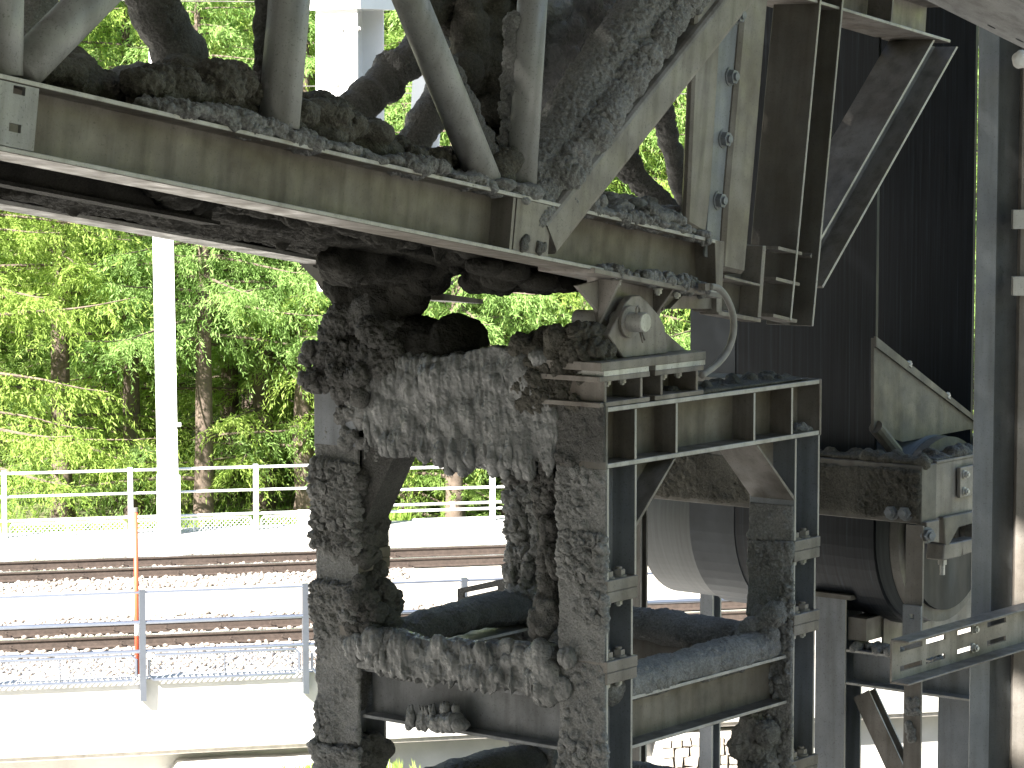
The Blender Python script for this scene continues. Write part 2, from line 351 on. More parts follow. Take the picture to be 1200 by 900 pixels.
# ballast stones
def stones(name, n, xr, yr, zf, size, matl, label, seed):
    rg = np.random.default_rng(seed); V = np.array(ICOS[0]); Fs = np.array(ICOS[1]); nv_ = len(V)
    s = rg.uniform(*size, (n, 1, 1))*np.stack([rg.uniform(.7, 1.3, n), rg.uniform(.7, 1.3, n), rg.uniform(.5, .9, n)], 1)[:, None, :]
    P = V[None]*(1+.3*(rg.random((n, nv_, 1))-.5))*s; an = rg.uniform(0, 6.28, n); c, si = np.cos(an)[:, None], np.sin(an)[:, None]
    P = np.stack([P[..., 0]*c-P[..., 1]*si, P[..., 0]*si+P[..., 1]*c, P[..., 2]], 2)
    px = rg.uniform(*xr, n); py = rg.uniform(*yr, n); P += np.stack([px, py, zf(px, py)+rg.uniform(-.01, .015, n)], 1)[:, None, :]
    Fa = (Fs[None]+np.arange(n)[:, None, None]*nv_).reshape(-1, 3)
    o = ob(name, mesh_np(name, P.reshape(-1, 3), Fa), matl); o.matrix_world = RM; return tag(o, label, 'ballast', kind='stuff')
_b = bmesh.new(); bmesh.ops.create_icosphere(_b, subdivisions=1, radius=1); _b.verts.ensure_lookup_table()
ICOS = ([tuple(v.co) for v in _b.verts], [tuple(v.index for v in f.verts) for f in _b.faces]); _b.free()
zb_ = lambda x, y: np.full_like(x, -.155)
stones('ballast', 9000, (-9, 11), (D_R2-1.0, D_R1+1.0), lambda x, y: -.15+0*x, (.022, .045), M['ballast'], 'brownish crushed stone ballast around the far track', 1)
stones('ballast', 9500, (-9, 11), (D_R4-1.9, D_R3+1.3), lambda x, y: -.15+0*x, (.022, .045), M['ballast'], 'brownish crushed stone ballast around the near track', 2)
# tracks
def rail_mb(y, x0, x1):
    pr = [(-.055, -.14), (.055, -.14), (.055, -.128), (.012, -.115), (.009, -.035), (.03, -.028), (.03, -.004), (-.03, -.004), (-.03, -.028), (-.009, -.035), (-.012, -.115), (-.055, -.128)]
    return MB().prism([(x0, y+a, z) for a, z in pr], (x1-x0, 0, 0))
SLP = MB().prism([(-.11, -.9, -.165), (.11, -.9, -.165), (.075, -.9, -.138), (-.075, -.9, -.138)], (0, 1.8, 0)).mesh('sleeper'); SLP.materials.append(M['sleeper'])
CLP = MB().box((-.05, -.028, -.14), (.05, .028, -.118)).tube([(0, 0, -.12), (0, 0, -.06)], .014, 7).box((-.022, -.018, -.09), (.022, .018, -.07)).mesh('rail_clip'); CLP.materials.append(M['rail'])
def track(d0, d1, label):
    t = thing('railway_track', label, 'railway track', RM); mid = (d0+d1)/2
    for d in (mid-.5, mid+.5):
        r = part('rail', rail_mb(d, -30, 34), M['rail'], t); h = MB().box((-30, d-.028, -.0045), (34, d+.028, -.0005)); part('rail_head', h, M['railtop'], r)
    k = 0; x = -9.3
    while x < 11.5:
        s = ob('sleeper', SLP, None, t, loc=(x+RNG.uniform(-.02, .02), mid, 0)); 
        for s_ in (-1, 1):
            for r_ in (-.5, .5): ob('rail_clip', CLP, None, s, loc=(0, r_+s_*.075, 0))
        x += .68
track(D_R1, D_R2, 'far metre gauge railway track beside the walkway and white fence')
track(D_R3, D_R4, 'near metre gauge railway track just behind the grey railing')
# bridge edge: parapet beam
pp = thing('concrete_parapet', 'pale concrete bridge parapet below the near grey railing', 'parapet', RM)
g = MB(); zlo = rx(100, 883, D_WALL).z
g.prism([(-40, D_WALL, .0), (-40, D_WALL-.02, zlo), (-40, D_WALL+.25, zlo-.12), (-40, D_WALL+1.2, zlo-.12), (-40, D_WALL+1.2, -.17), (-40, D_WALL+.3, -.17), (-40, D_WALL+.3, 0)], (80, 0, 0))
part('edge_beam', g, M['concrete'], pp)
for i in range(8):                             # formwork tie holes as small plugs
    x = -6.5+i*1.35; ob('tie_plug', (MB().tube([(0, -.014, 0), (0, .02, 0)], .022, 10)).mesh('tie_plug'), M['concrete'], pp, loc=(x, D_WALL-.008, -.42-.05*(i % 2)))
bw = thing('retaining_wall', 'shaded concrete retaining wall under the overhanging parapet', 'retaining wall', RM)
part('wall_body', MB().box((-40, D_WALL+.3, ZG-.1), (40, D_WALL+1.15, zlo-.125)), M['concrete'], bw)
a3 = rx(905, 840, D_WALL+1).x
xs = np.linspace(-16, 10, 80); ys = np.linspace(D_WALL-16, D_WALL+.29, 40); X, Y = np.meshgrid(xs, ys); P = np.stack([X.ravel(), Y.ravel(), np.zeros(X.size)], 1)
xa, xb = rx(200, 890, D_WALL).x, rx(440, 880, D_WALL).x
sm_ = lambda t: np.clip(t, 0, 1)**2*(3-2*np.clip(t, 0, 1))
prof_ = sm_((P[:, 0]-xa+.5)/.6)*sm_((xb+.9-P[:, 0])/.9); prof_ = .72+.28*prof_
P[:, 2] = ZG-.05+(zlo-.17-ZG+.05)*prof_*sm_((P[:, 1]-D_WALL+15)/15)+.03*fbm(P*1.5, 3, 5)
F = np.array([(r*80+c, r*80+c+1, (r+1)*80+c+1, (r+1)*80+c) for r in range(39) for c in range(79)])
o = ob('embankment', mesh_np('embankment', P, F), M['concrete'], smooth=True); o.matrix_world = RM; tag(o, 'pale sunlit earth bank sloping up to the foot of the retaining wall', 'embankment', kind='structure')
BANK = (xb-.6, D_WALL-.5, zlo-.17)
# masonry facing seen low between the trestle columns
mw = thing('masonry_wall', 'rough stone masonry wall low behind the right trestle column', 'stone wall', RM)
mx0, mx1 = rx(775, 865, D_WALL-.1).x, rx(905, 865, D_WALL-.1).x
zt_ = zlo-.13; part('mortar_core', MB().box((mx0, D_WALL-.02, zt_-1.6), (mx1, D_WALL+.42, zt_)), M['concrete'], mw)
z = zt_-.02; row = 0
while z > zt_-.95:
    x = mx0-.1*(row % 2); hgt = random.uniform(.09, .15)
    while x < mx1:
        wd = random.uniform(.10, .24); g = MB(); bm_ = [( -.5,-.5),(.5,-.5),(.5,.5),(-.5,.5)]
        xa, xb = max(x, mx0)+.008, min(x+wd, mx1)-.008
        if xb-xa > .04:
            j = lambda: random.uniform(-.014, .014)
            v8 = [(xx+j(), D_WALL-.02-dd+j(), zz+j()) for dd in (0, .09) for xx, zz in ((xa, z-hgt), (xb, z-hgt), (xb, z-.012), (xa, z-.012))]
            v8 = [(vx if q < 4 else (vx*.86+(xa+xb)/2*.14), vy, vz) for q, (vx, vy, vz) in enumerate(v8)]
            g.add(v8, [(0, 1, 2, 3), (7, 6, 5, 4), (0, 4, 5, 1), (1, 5, 6, 2), (2, 6, 7, 3), (3, 7, 4, 0)]); part('stone', g, M['stone'], mw)
        x += wd
    z -= hgt; row += 1
# railings
def railing(name, label, posts, dist, zbase, ztop, rails, pw, mesh_panel, group=None, ext=0, pd=.05):
    t = thing(name, label, 'railing', RM)
    pm = MB().box((-pw/2, -pd, zbase), (pw/2, pd, ztop)).mesh('post')
    pm.materials.append(M['railing'])
    for x in posts: ob('post', pm, None, t, loc=(x, dist, 0))
    for z, h in rails:
        part('rail', MB().tube([(posts[0]-ext, dist-.01, z), (posts[-1]+ext, dist-.01, z)], h, 8), M['railing'], t)
    if mesh_panel:
        z0, z1 = mesh_panel
        for xa, xb in zip(posts[:-1], posts[1:]):
            xa += pw/2+.04; xb -= pw/2+.04; f = MB()
            rr = .018; cs = [(xa+.05, z0), (xb-.05, z0), (xb, z0+.05), (xb, z1-.05), (xb-.05, z1), (xa+.05, z1), (xa, z1-.05), (xa, z0+.05), (xa+.05, z0)]
            f.tube([(x, dist, z) for x, z in cs], rr, 6, cap=False); f.tube([((xa+xb)/2, dist, z0), ((xa+xb)/2, dist, z1)], .009, 6)
            p = part('panel_frame', f, M['railing'], t); m = MB(); hh = z1-z0; x = xa-hh
            while x < xb:
                for s in (0, 1):
                    A = (max(x, xa), min(x+hh, xb)); zz = [(q-x) for q in A]; zz = [z0+q if s == 0 else z1-q for q in zz]
                    if A[1]-A[0] > .02: m.tube([(A[0], dist+.004*s, zz[0]), (A[1], dist+.004*s, zz[1])], .0055, 3, cap=False)
                x += .07
            o = part('wire_mesh', m, M['railing'], p); o['kind'] = 'stuff'
    return t
fx = [rx(px, 600, D_FENCE).x for px in (5, 153, 300)]; sp = fx[1]-fx[0]
posts = [fx[0]-sp*2, fx[0]-sp, fx[0], fx[1], fx[2], fx[2]+sp]+[rx(x, 600, D_FENCE).x for x in (577,)]
posts = sorted(posts); fpost = [fx[0]-sp*k for k in (3, 2, 1)]+fx+[fx[2]+sp*.98]
zf = lambda y: rx(153, y, D_FENCE).z
WH = M['railing']; M['railing'] = M['rail_white']; railing('mesh_railing', 'white metal railing with wire mesh panels along the far walkway', fpost, D_FENCE, .0, zf(548), [(zf(551), .022), (zf(578), .02), (zf(606), .022)], .07, (zf(628), zf(610)))
f2 = [rx(x, 600, D_FENCE+.25).x for x in (452, 577, 735, 893, 1050, 1208)]; zf2 = lambda y: rx(530, y, D_FENCE+.25).z
railing('white_railing', 'plain white railing without mesh behind the middle trestle opening', f2, D_FENCE+.25, -.03, zf2(543), [(zf2(547), .024), (zf2(572), .022), (zf2(597), .022)], .075, None)
f3 = [rx(x, 600, D_FENCE+2.6).x for x in (455, 530, 690, 850)]; zf3 = lambda y: rx(530, y, D_FENCE+2.6).z
railing('white_railing', 'low white two rail fence furthest back near the trees', f3, D_FENCE+2.6, -.1, zf3(588), [(zf3(590), .026), (zf3(608), .026)], .075, None)
M['railing'] = WH; DN = D_WALL-.07
nx = [rx(167, 750, DN).x, rx(358, 750, DN).x]; s2 = nx[1]-nx[0]; zn = lambda y: rx(167, y, DN).z
railing('grey_railing', 'galvanised railing with wire mesh on top of the near concrete parapet', [nx[0]-s2*k for k in (3, 2, 1)]+nx+[nx[1]+s2*k for k in (1, 2, 3)], DN, zn(821), zn(691), [(zn(694), .014), (zn(729), .024), (zn(763), .022)], .07, (zn(797), zn(768)), pd=.04)
# notched blocks that hold the near posts
sgn = thing('white_sign', 'small white sign plate fixed to the mesh of the far railing', 'sign', RM)
c = rx(358, 615, D_FENCE-.06); part('plate', MB().box((c.x-.13, D_FENCE-.09, zf(622)-.04), (c.x+.15, D_FENCE-.06, zf(603))), M['white'], sgn)
# snow marker pole
pl = thing('marker_pole', 'thin orange snow marker pole standing behind the near railing', 'marker pole', RM)
dm = D_WALL+.6; c = rx(160, 700, dm); zt1 = rx(160, 597, dm).z; zb1 = rx(160, 801, dm).z; zm = rx(160, 735, dm).z
part('pole', MB().tube([(c.x, dm, -.16), (c.x, dm, zt1-.03)], .027, 10), M['orange'], pl, smooth=True); part('cap', MB().tube([(c.x, dm, zt1-.03), (c.x, dm, zt1+.02)], .03, 10), M['galv_dark'], pl)
part('band', MB().tube([(c.x, dm, zm-.10), (c.x, dm, zm+.03)], .0285, 10), M['white'], pl, smooth=True)
# catenary mast
dm = D_FENCE-.1; p0 = rx(198, 625, dm); p1 = rx(180, 0, dm)
cm = thing('catenary_mast', 'tall white overhead line mast rising from the far walkway', 'mast', RM)
part('mast_pole', MB().prism([(p0.x-.15, dm-.1, .0), (p0.x+.15, dm-.1, .0), (p0.x+.15, dm+.12, 0), (p0.x-.15, dm+.12, 0)], (-.10, 0, 11)), M['white'], cm)
part('base_sleeve', MB().box((p0.x-.17, dm-.13, .0), (p0.x+.17, dm+.15, .95)), M['rail_white'], cm)
q = rx(196, 497, dm); part('clamp', MB().box((q.x-.13, dm-.16, q.z-.04), (q.x+.05, dm-.105, q.z+.04)), M['rail_white'], cm)
q = rx(196, 497, dm); part('clamp', MB().box((q.x+.10, dm-.14, q.z-.03), (q.x+.2, dm-.05, q.z+.03)), M['rail_white'], cm)
for i, (px, py, dd) in enumerate(((340, 109, D_FENCE-1.8), (340, 101, D_FENCE-2.4), (300, 2, D_FENCE-2.1))):
    q = rx(px, py, dd); o = part('overhead_wire', MB().tube([(-40, dd, q.z), (40, dd, q.z)], .009, 5), M['galv_dark'], None); o.matrix_world = RM
    tag(o, ('lower thin overhead wire running above the far track', 'thin overhead wire just above the lowest one', 'topmost overhead wire crossing in front of the larches')[i], 'wire', 'overhead line wires')

# ================================================================== TREES
def tree_mesh(kind, H, seed):
    rg = np.random.default_rng(seed); quads = []; tw = MB()
    nb = int(H*(8.5 if kind == 'larch' else 10)); A = []; 
    for i in range(nb):
        f = (i+rg.random())/nb; z = .9+f*(H-1.2) if kind == 'larch' else .35+f*(H-.6)
        az = i*2.399+rg.uniform(-.5, .5); L = (2.9 if kind == 'larch' else 2.3)*(1-f)**.75*rg.uniform(.65, 1.2)+.35
        if kind == 'larch' and f < .24 and rg.random() < (.8 if seed in (12, 13, 15) else .35): continue
        dirv = np.array([math.cos(az), math.sin(az)]); ns = 7; lift = rg.uniform(-.05, .18) if kind == 'larch' else -.12
        sag = rg.uniform(.10, .26)
        s = np.linspace(0, 1, ns); bp = np.stack([dirv[0]*s*L, dirv[1]*s*L, z+L*(lift*s-sag*s**2+.10*s**4)], 1)
        bp[:, :2] += np.cumsum(rg.normal(0, .03*L, (ns, 2)), 0)*s[:, None]
        tw.tube(bp.tolist(), [(.028*(1-q)+.006)*(.4+.25*L) for q in s], 5, cap=False)
        nt_ = int(9+L*9)
        for k in range(nt_):
            q = .12+.88*(k+rg.random())/nt_; j = min(int(q*(ns-1)), ns-2); fr = q*(ns-1)-j; p = bp[j]*(1-fr)+bp[j+1]*fr
            side = 1 if k % 2 else -1; ta = az+side*rg.uniform(.5, 1.25); tl = rg.uniform(.25, .75)*(.5+.35*L)*(1.1-.55*q)
            dr = rg.uniform(.4, 1.25) if kind == 'larch' else rg.uniform(.1, .35)
            ntf = int(5+tl*22)
            u = np.linspace(.05, 1, ntf); td = np.array([math.cos(ta), math.sin(ta), 0])
            tp = p+td*(tl*u)[:, None]; tp[:, 2] += -dr*tl*u**1.6
            g = np.gradient(tp, axis=0); g /= np.linalg.norm(g, axis=1)[:, None]
            for rep in range(2):
                m_ = len(tp); dv = g*rg.uniform(.4, 1, (m_, 1))+rg.normal(0, .45, (m_, 3)); dv[:, 2] -= .12; dv /= np.linalg.norm(dv, axis=1)[:, None]
                sd_ = np.cross(dv, rg.normal(0, 1, (m_, 3))); sd_ /= np.linalg.norm(sd_, axis=1)[:, None]
                ln = rg.uniform(.06, .14, (m_, 1)); wd = rg.uniform(.007, .013, (m_, 1)); c0 = tp+rg.normal(0, .02, (m_, 3))
                A.append(np.stack([c0-sd_*wd*.7, c0+dv*ln*.5-sd_*wd, c0+dv*ln, c0+dv*ln*.5+sd_*wd], 1))
    A = np.concatenate(A); V = A.reshape(-1, 3); F = np.arange(len(V)).reshape(-1, 4)
    tk = MB(); zz = np.linspace(-.3, H, 14); jx = np.cumsum(rg.normal(0, .025, (14, 2)), 0)
    tk.tube([(jx[i, 0], jx[i, 1], zz[i]) for i in range(14)], [max(.19*(1-z/H)**.8*(1+.35*math.exp(-max(z, 0)*3)), .012) for z in zz], 10)
    return mesh_np('crown', V, F), tk.mesh('trunk'), tw.mesh('branches')
def make_tree(kind, H, seed, leafm):
    cr, tk, br = tree_mesh(kind, H, seed); cr.materials.append(M[leafm]); tk.materials.append(M['bark']); br.materials.append(M['bark']); return cr, tk, br
VAR = [make_tree('larch', 14.5, 11, 'larch'), make_tree('larch', 13, 12, 'larch_cool'), make_tree('larch', 16, 13, 'larch'), make_tree('spruce', 13, 14, 'spruce'), make_tree('larch', 12, 15, 'larch_cool')]
KN = ['larch_tree', 'larch_tree', 'larch_tree', 'spruce_tree', 'larch_tree']
def tree(v, px, Y, rot, label, group, sc=1.):
    X = (px-600)/FPX*Y; lp = RM.inverted() @ Vector((X, Y, 0)); z = hill_z(lp.x, lp.y)
    cr, tk, br = VAR[v]
    t = thing(KN[v], label, 'tree', Matrix.Translation((X, Y, z-.05)) @ Matrix.Rotation(rot, 4, 'Z') @ Matrix.Scale(sc, 4), group)
    ob('crown', cr, None, t); b = ob('trunk', tk, None, t, smooth=True); ob('branch', br, None, b); return t
FRONT = [(0, -30, 49.5, 'bright larch at the far left edge of the photo'), (2, 68, 51.5, 'leafy yellow green larch left of the white mast'), (1, 157, 52.5, 'larch whose bare trunk stands just left of the white mast'),
         (4, 236, 50.8, 'larch with the thick pale trunk just right of the white mast'), (0, 312, 53, 'larch with slim trunk between the mast and the caked column'), (1, 352, 51.6, 'larch close beside the left caked trestle column'),
         (2, 430, 54, 'larch directly behind the left caked column'), (4, 532, 50.6, 'larch with reddish trunk in the middle trestle opening'), (0, 600, 52.8, 'larch behind the sludge curtain of the trestle'), (3, 480, 52, 'dark spruce behind the low white fence'),
         (1, 690, 52.5, 'larch behind the pinned bearing'), (2, 790, 53, 'bright larch seen through the right truss opening'), (4, 870, 52, 'larch hidden behind the truss end post'), (3, 110, 56.5, 'dark spruce behind the leafy larches on the left'),
         (0, 960, 53, 'larch hidden behind the conveyor belt'), (1, 1080, 52.5, 'larch behind the black belt on the right'), (2, 1190, 53, 'larch behind the right edge column'), (2, -120, 53, 'larch just outside the left edge')]
for i, (v, px, Y, lb) in enumerate(FRONT): tree(v, px, Y, i*1.37, lb, 'trees of the front row behind the fence', random.uniform(.92, 1.1))
k = 0
for row, Y in enumerate((57, 61.5, 67, 74, 82)):
    for px in range(-330+40*row, 1500, 150 - 8*row):
        v = (0, 3, 2, 1, 3, 4)[(k*5+row) % 6]; k += 1
        tree(v, px+random.uniform(-35, 35), Y+random.uniform(-1.5, 1.5), k*2.1, 'larch in the back rows of the forest' if v != 3 else 'dark spruce in the back rows of the forest', 'larches in the back rows of the forest' if v != 3 else 'spruces in the back rows of the forest', random.uniform(.95, 1.3))
# grass and low growth behind the fence
def tufts(name, n, xr, yr, zf_, ln, matl, label, cat, seed):
    rg = np.random.default_rng(seed); x = rg.uniform(*xr, n); y = rg.uniform(*yr, n); z = zf_(x, y); dv = rg.normal(0, .45, (n, 3)); dv[:, 2] = 1; l = rg.uniform(*ln, (n, 1))
    sd_ = rg.normal(0, 1, (n, 3)); sd_[:, 2] = 0; sd_ /= np.linalg.norm(sd_, axis=1)[:, None]; c = np.stack([x, y, z-.02], 1); wd = l*.09
    V = np.stack([c-sd_*wd, c+sd_*wd, c+dv*l], 1).reshape(-1, 3)
    o = ob(name, mesh_np(name, V, np.arange(n*3).reshape(-1, 3)), matl); o.matrix_world = RM; return tag(o, label, cat, kind='stuff')
hz = np.vectorize(hill_z)
tufts('grass', 26000, (-12, 12), (D_FENCE+.5, D_FENCE+4), lambda x, y: hz(x, y), (.10, .3), M['larch'], 'short bright grass under the trees behind the fence', 'grass', 5)
tufts('undergrowth', 6000, (-14, 14), (D_FENCE+5, D_FENCE+20), lambda x, y: hz(x, y), (.15, .5), M['spruce'], 'dark undergrowth between the larch trunks', 'undergrowth', 6)
rg = np.random.default_rng(9); n = 1500; x = BANK[0]+rg.normal(0, .35, n); y = BANK[1]-np.abs(rg.normal(0, .7, n)); z = BANK[2]-.02-.02*(BANK[1]-y)
V = np.stack([np.stack([x-.012, y, z-.06], 1), np.stack([x+.012, y, z-.06], 1), np.stack([x+rg.normal(0, .04, n), y+rg.normal(0, .04, n), z+rg.uniform(.03, .12, n)], 1)], 1).reshape(-1, 3)
o = ob('grass', mesh_np('grass', V, np.arange(n*3).reshape(-1, 3)), M['larch']); o.matrix_world = RM; tag(o, 'patch of grass at the foot of the retaining wall', 'grass', kind='stuff')

# ================================================================== SHADE ROOF (unseen, added over and behind the viewpoint to cast the shade)
rf = thing('shade_canopy', 'unseen grey sheet metal canopy roof added to shade the conveyor plant', 'canopy', Matrix.Translation((0, 0, ZG)))
g = MB(); zr0 = CZ+3.6-ZG; SD = Vector((SX*math.cos(SUN_EL), SY*math.cos(SUN_EL), math.sin(SUN_EL)))
def sun_hole(p, dx, dy): t = (CZ+3.6-p.z)/SD.z; c = p+SD*t; return (c.x-dx, c.x+dx, c.y-dy, c.y+dy)
SUN_HOLES = []  # roof openings added so sun strips fall on the right column
for py_ in (686, 866):
    c_ = sun_hole(atY(1205, py_, 10.735), 0, 0)
    for k_ in np.linspace(-1, 1, 7): cx_, cy_ = c_[0]+SX*.15*k_, c_[2]+SY*.15*k_; SUN_HOLES.append((cx_-.03, cx_+.03, cy_-.03, cy_+.03))
def sheet(x0, x1, y0, y1, z0, z1):
    for a0_, a1_, b0_, b1_ in SUN_HOLES:
        if a0_ < x1 and a1_ > x0 and b0_ < y1 and b1_ > y0:
            if y0 < b0_: sheet(x0, x1, y0, b0_, z0, z1)
            if y1 > b1_: sheet(x0, x1, b1_, y1, z0, z1)
            if x0 < a0_: sheet(x0, a0_, max(y0, b0_), min(y1, b1_), z0, z1)
            if x1 > a1_: sheet(a1_, x1, max(y0, b0_), min(y1, b1_), z0, z1)
            return
    g.box((x0, y0, z0), (x1, y1, z1))
x = -11.
while x < 4.5: sheet(x, x+.2, -6, 14, zr0, zr0+.02); sheet(x+.2, x+.4, -6, 14, zr0+.021, zr0+.041); x += .4
part('roof_sheet', g, M['roof'], rf)
for x in (-10.8, 4.0):
    for y in (-5.5, 3): part('post', MB().hb((x, y, 0), (x, y, zr0-.22), (0, 1, 0), .24, .24), M['galv'], rf)
for nm, lo, hi in (('back', (-11, -6.3), (4.5, -6.1)),):
    part('shade_wall', MB().box((*lo, .0), (*hi, zr0)), M['roof'], rf)  # unseen rear wall added to darken the foreground
for y in (-5.5, 3, 9): part('purlin', MB().hb((-11, y, zr0-.11), (4.4, y, zr0-.11), (0, 0, 1), .2, .1), M['galv'], rf)

# ================================================================== TRESTLE
tre = thing('steel_trestle', 'four legged steel trestle caked with grey sludge under the conveyor truss', 'trestle', TM)
CA, CB = 1.1865, 1.117
z1, z2, zt, zb = zr(-1.5547), zr(-1.8338), zr(-.9813), zr(-1.1713)
z3 = LT(926.5, 893, b=0).z
DU, DL, FW_ = .173, .155, .2
PH = .040
def column(a0, b0, name='column', lab=None):
    cb = b0+FW_/2; mb = MB(); up = (1, 0, 0)
    mb.hb((a0+DU/2, cb, z1), (a0+DU/2, cb, zb-.0), up, DU, FW_)
    mb.hb((a0+.004+DL/2, cb, z2), (a0+.004+DL/2, cb, z1-2*PH), up, DL, FW_*.96)
    mb.hb((a0+.004+DL/2, cb, z3), (a0+.004+DL/2, cb, z2-2*PH), up, DL, FW_*.96)
    mb.hb((a0+.004+DL/2, cb, 0), (a0+.004+DL/2, cb, z3-2*PH), up, DL, FW_*.96)
    # joints between the lengths are filled by the splice plates
    c = part(name, mb, M['galv_blue'], tre, bevel=.0015)
    if lab: c['label'] = lab
    for z in (z1, z2, z3):
        for s in (0, 1):
            i = .0 if s else .0015
            part('splice_plate', MB().box((a0-.004+i, b0-.005+i, z-PH*(2-s)+.0008), (a0+DU+.003-i, b0+FW_+.004, z-PH*(1-s)-.0004)), M['galv'], c, bevel=.002)
        for aa in (a0+.045, a0+.115):
            for bb in (b0+.035, b0+FW_-.035):
                bolt(c, (aa, bb, z+.0005), (0, 0, 1)); bolt(c, (aa, bb, z-2*PH-.001), (0, 0, -1), BOLT_S)
    part('base_plate', MB().box((a0-.1, b0-.1, -.03), (a0+.3, b0+.3, .0)), M['galv_dark'], c)
    return c
c_mid = column(0, 0, lab='nearest column, sludge on its left face'); c_right = column(CA, 0, lab='right column with bare bolted splices')
c_left = column(0, CB, lab='left column thickly crusted with sludge'); c_rear = column(CA, CB, lab='rear column caked all over')
# cap beams
def cap_u(b0, mt):
    mb = MB().hb((0, b0+.1, (zt+.019+zb)/2), (CA+DU-.006, b0+.1, (zt+.019+zb)/2), (0, 0, 1), zt+.019-zb, .2, .009, .017)
    return part('cap_beam', mb, M[mt], tre, bevel=.002)
cb_ = cap_u(0, 'galv_dusty'); cap_u(CB, 'galv_dark')
xs_ = [LT(x, 520, b=0).x for x in (746, 794, 885, 929)]
for i, a in enumerate(xs_):
    part('stiffener', MB().box((a-.006, .004, zb+.0175), (a+.006, .0952, zt+.0015)), M['galv'], cb_, edge=[2]); part('stiffener', MB().box((a-.006, .1048, zb+.0175), (a+.006, .196, zt+.0015)), M['galv'], cb_)
part('end_plate', MB().box((CA+DU-.0055, -.002, zb-.002), (CA+DU+.008, .202, zt+.021)), M['galv'], cb_, bevel=.003)
part('end_plate', MB().box((-.012, -.002, zb-.002), (-.0005, .202, zt+.021)), M['galv_dark'], cb_)
for a0, mt in ((0, 'galv_dark'), (CA, 'galv_dark')):
    part('cap_beam', MB().hb((a0+DU/2, .2005, (zt+.019+zb)/2), (a0+DU/2, CB-.0005, (zt+.019+zb)/2), (0, 0, 1), zt+.017-zb, DU-.004, .009, .017), M[mt], tre)
part('end_plate', MB().box((-.012, CB-.002, zb-.002), (-.0005, CB+.202, zt+.021)), M['galv_blue'], tre, bevel=.002)
# haunches
zh = LT(925, 588, b=0).z; aL = LT(887, 522, b=0).x
h = part('haunch_plate', MB().prism([(aL, .002, zb-.002), (aL+.014, .002, zb-.002), (CA-.001, .002, zh+.018), (CA-.001, .002, zh)], (0, .19, 0)), M['galv'], tre, bevel=.001)
part('web_plate', MB().prism([(aL+.018, .096, zb-.002), (CA-.001, .096, zb-.002), (CA-.001, .096, zh+.022)], (0, .01, 0)), M['galv'], h)
zh2 = LT(749, 618, b=0).z; aR = LT(793, 539, b=0).x
h = part('haunch_plate', MB().prism([(aR, .002, zb-.002), (aR-.014, .002, zb-.002), (DU+.001, .002, zh2+.018), (DU+.001, .002, zh2)], (0, .19, 0)), M['galv'], tre, bevel=.001)
part('web_plate', MB().prism([(aR-.018, .096, zb-.002), (DU+.001, .096, zb-.002), (DU+.001, .096, zh2+.022)], (0, .01, 0)), M['galv'], h)
zh3 = zh2
h = part('haunch_plate', MB().prism([(.02, CB-.17, zb-.002), (.02, CB-.001, zb-.002), (.02, CB-.001, zb-.30)], (.13, 0, 0)), M['mud_dark'], tre)
# lower beams
zl = zr(-2.1705); LBH = .185
lower = []
def lbeam(p0, p1, z, mt, w=.15): return part('tie_beam', MB().hb((*p0, z+LBH/2), (*p1, z+LBH/2), (0, 0, 1), LBH, w, .008, .012), M[mt], tre, bevel=.001)
for zz in (zl, zl-.62):
    lb_ = lbeam((DL+.006, .1), (CA+.0035, .1), zz, 'galv_dusty'); lbeam((.08, .1985), (.08, CB+.0015), zz, 'galv_muddy', .13)
    lbeam((DL+.006, CB+.1), (CA+.0035, CB+.1), zz, 'galv_dark'); lbeam((CA+.08, .1985), (CA+.08, CB+.0015), zz, 'galv_dark', .13)
# ---- sludge on the trestle
yz = lambda y, x=390, a=0: LT(x, y, a=a).z
def face_crust(b0, b1, za, zb2, th, n, r0, r1, style, m, parent, a=0., vox=.006, seed=1, amp=1.):
    rnd = random.Random(seed); mb = MB().box((a-th, b0, zb2), (a+.004, b1, za)); blobs(mb, (a-th*.8, b0+.01, zb2+.01), (a-th*.3, b1-.01, za-.01), n, r0, r1, rnd=rnd)
    return sludge('sludge_crust', mb, parent, vox, style, m, amp)
bl0, bl1 = CB-.004, CB+.205
Y_ = lambda y: LT(390, y, a=0).z
face_crust(bl0, bl1, Y_(542), Y_(642), .024, 60, .008, .022, 'scale', 'mud_dry', c_left, seed=2, amp=1.25)
face_crust(bl0, bl1+.004, Y_(684), Y_(728), .03, 26, .010, .026, 'scale', 'mud_dry', c_left, seed=3, amp=1.1)
face_crust(bl0+.002, bl1-.002, Y_(540), Y_(500), .003, 1, .004, .006, 'thin', 'mud_dry', c_left, seed=33, amp=.5)
face_crust(bl0+.002, bl1-.002, Y_(684), Y_(642), .005, 6, .008, .015, 'thin', 'mud_lit', c_left, seed=4)
face_crust(bl0+.002, bl1-.002, Y_(868), Y_(728), .005, 12, .008, .016, 'thin', 'mud_lit', c_left, seed=5)
face_crust(bl0-.01, bl1+.01, Y_(873), Y_(886), .028, 30, .012, .02, 'lump', 'mud_lit', c_left, seed=6)
face_crust(bl0, bl1, Y_(886), Y_(960), .012, 12, .012, .02, 'thin', 'mud_lit', c_left, seed=7)
rnd = random.Random(4); mb = MB().box((.02, CB+.015, Y_(828)), (.15, CB+.09, Y_(470)))    # the channel facing the opening, filled with dark sludge
blobs(mb, (.03, CB-.01, Y_(740)), (.14, CB+.03, Y_(610)), 26, .025, .05, rnd=rnd); blobs(mb, (.0, CB-.04, Y_(735)), (.15, CB+.02, Y_(690)), 26, .03, .055, rnd=rnd)
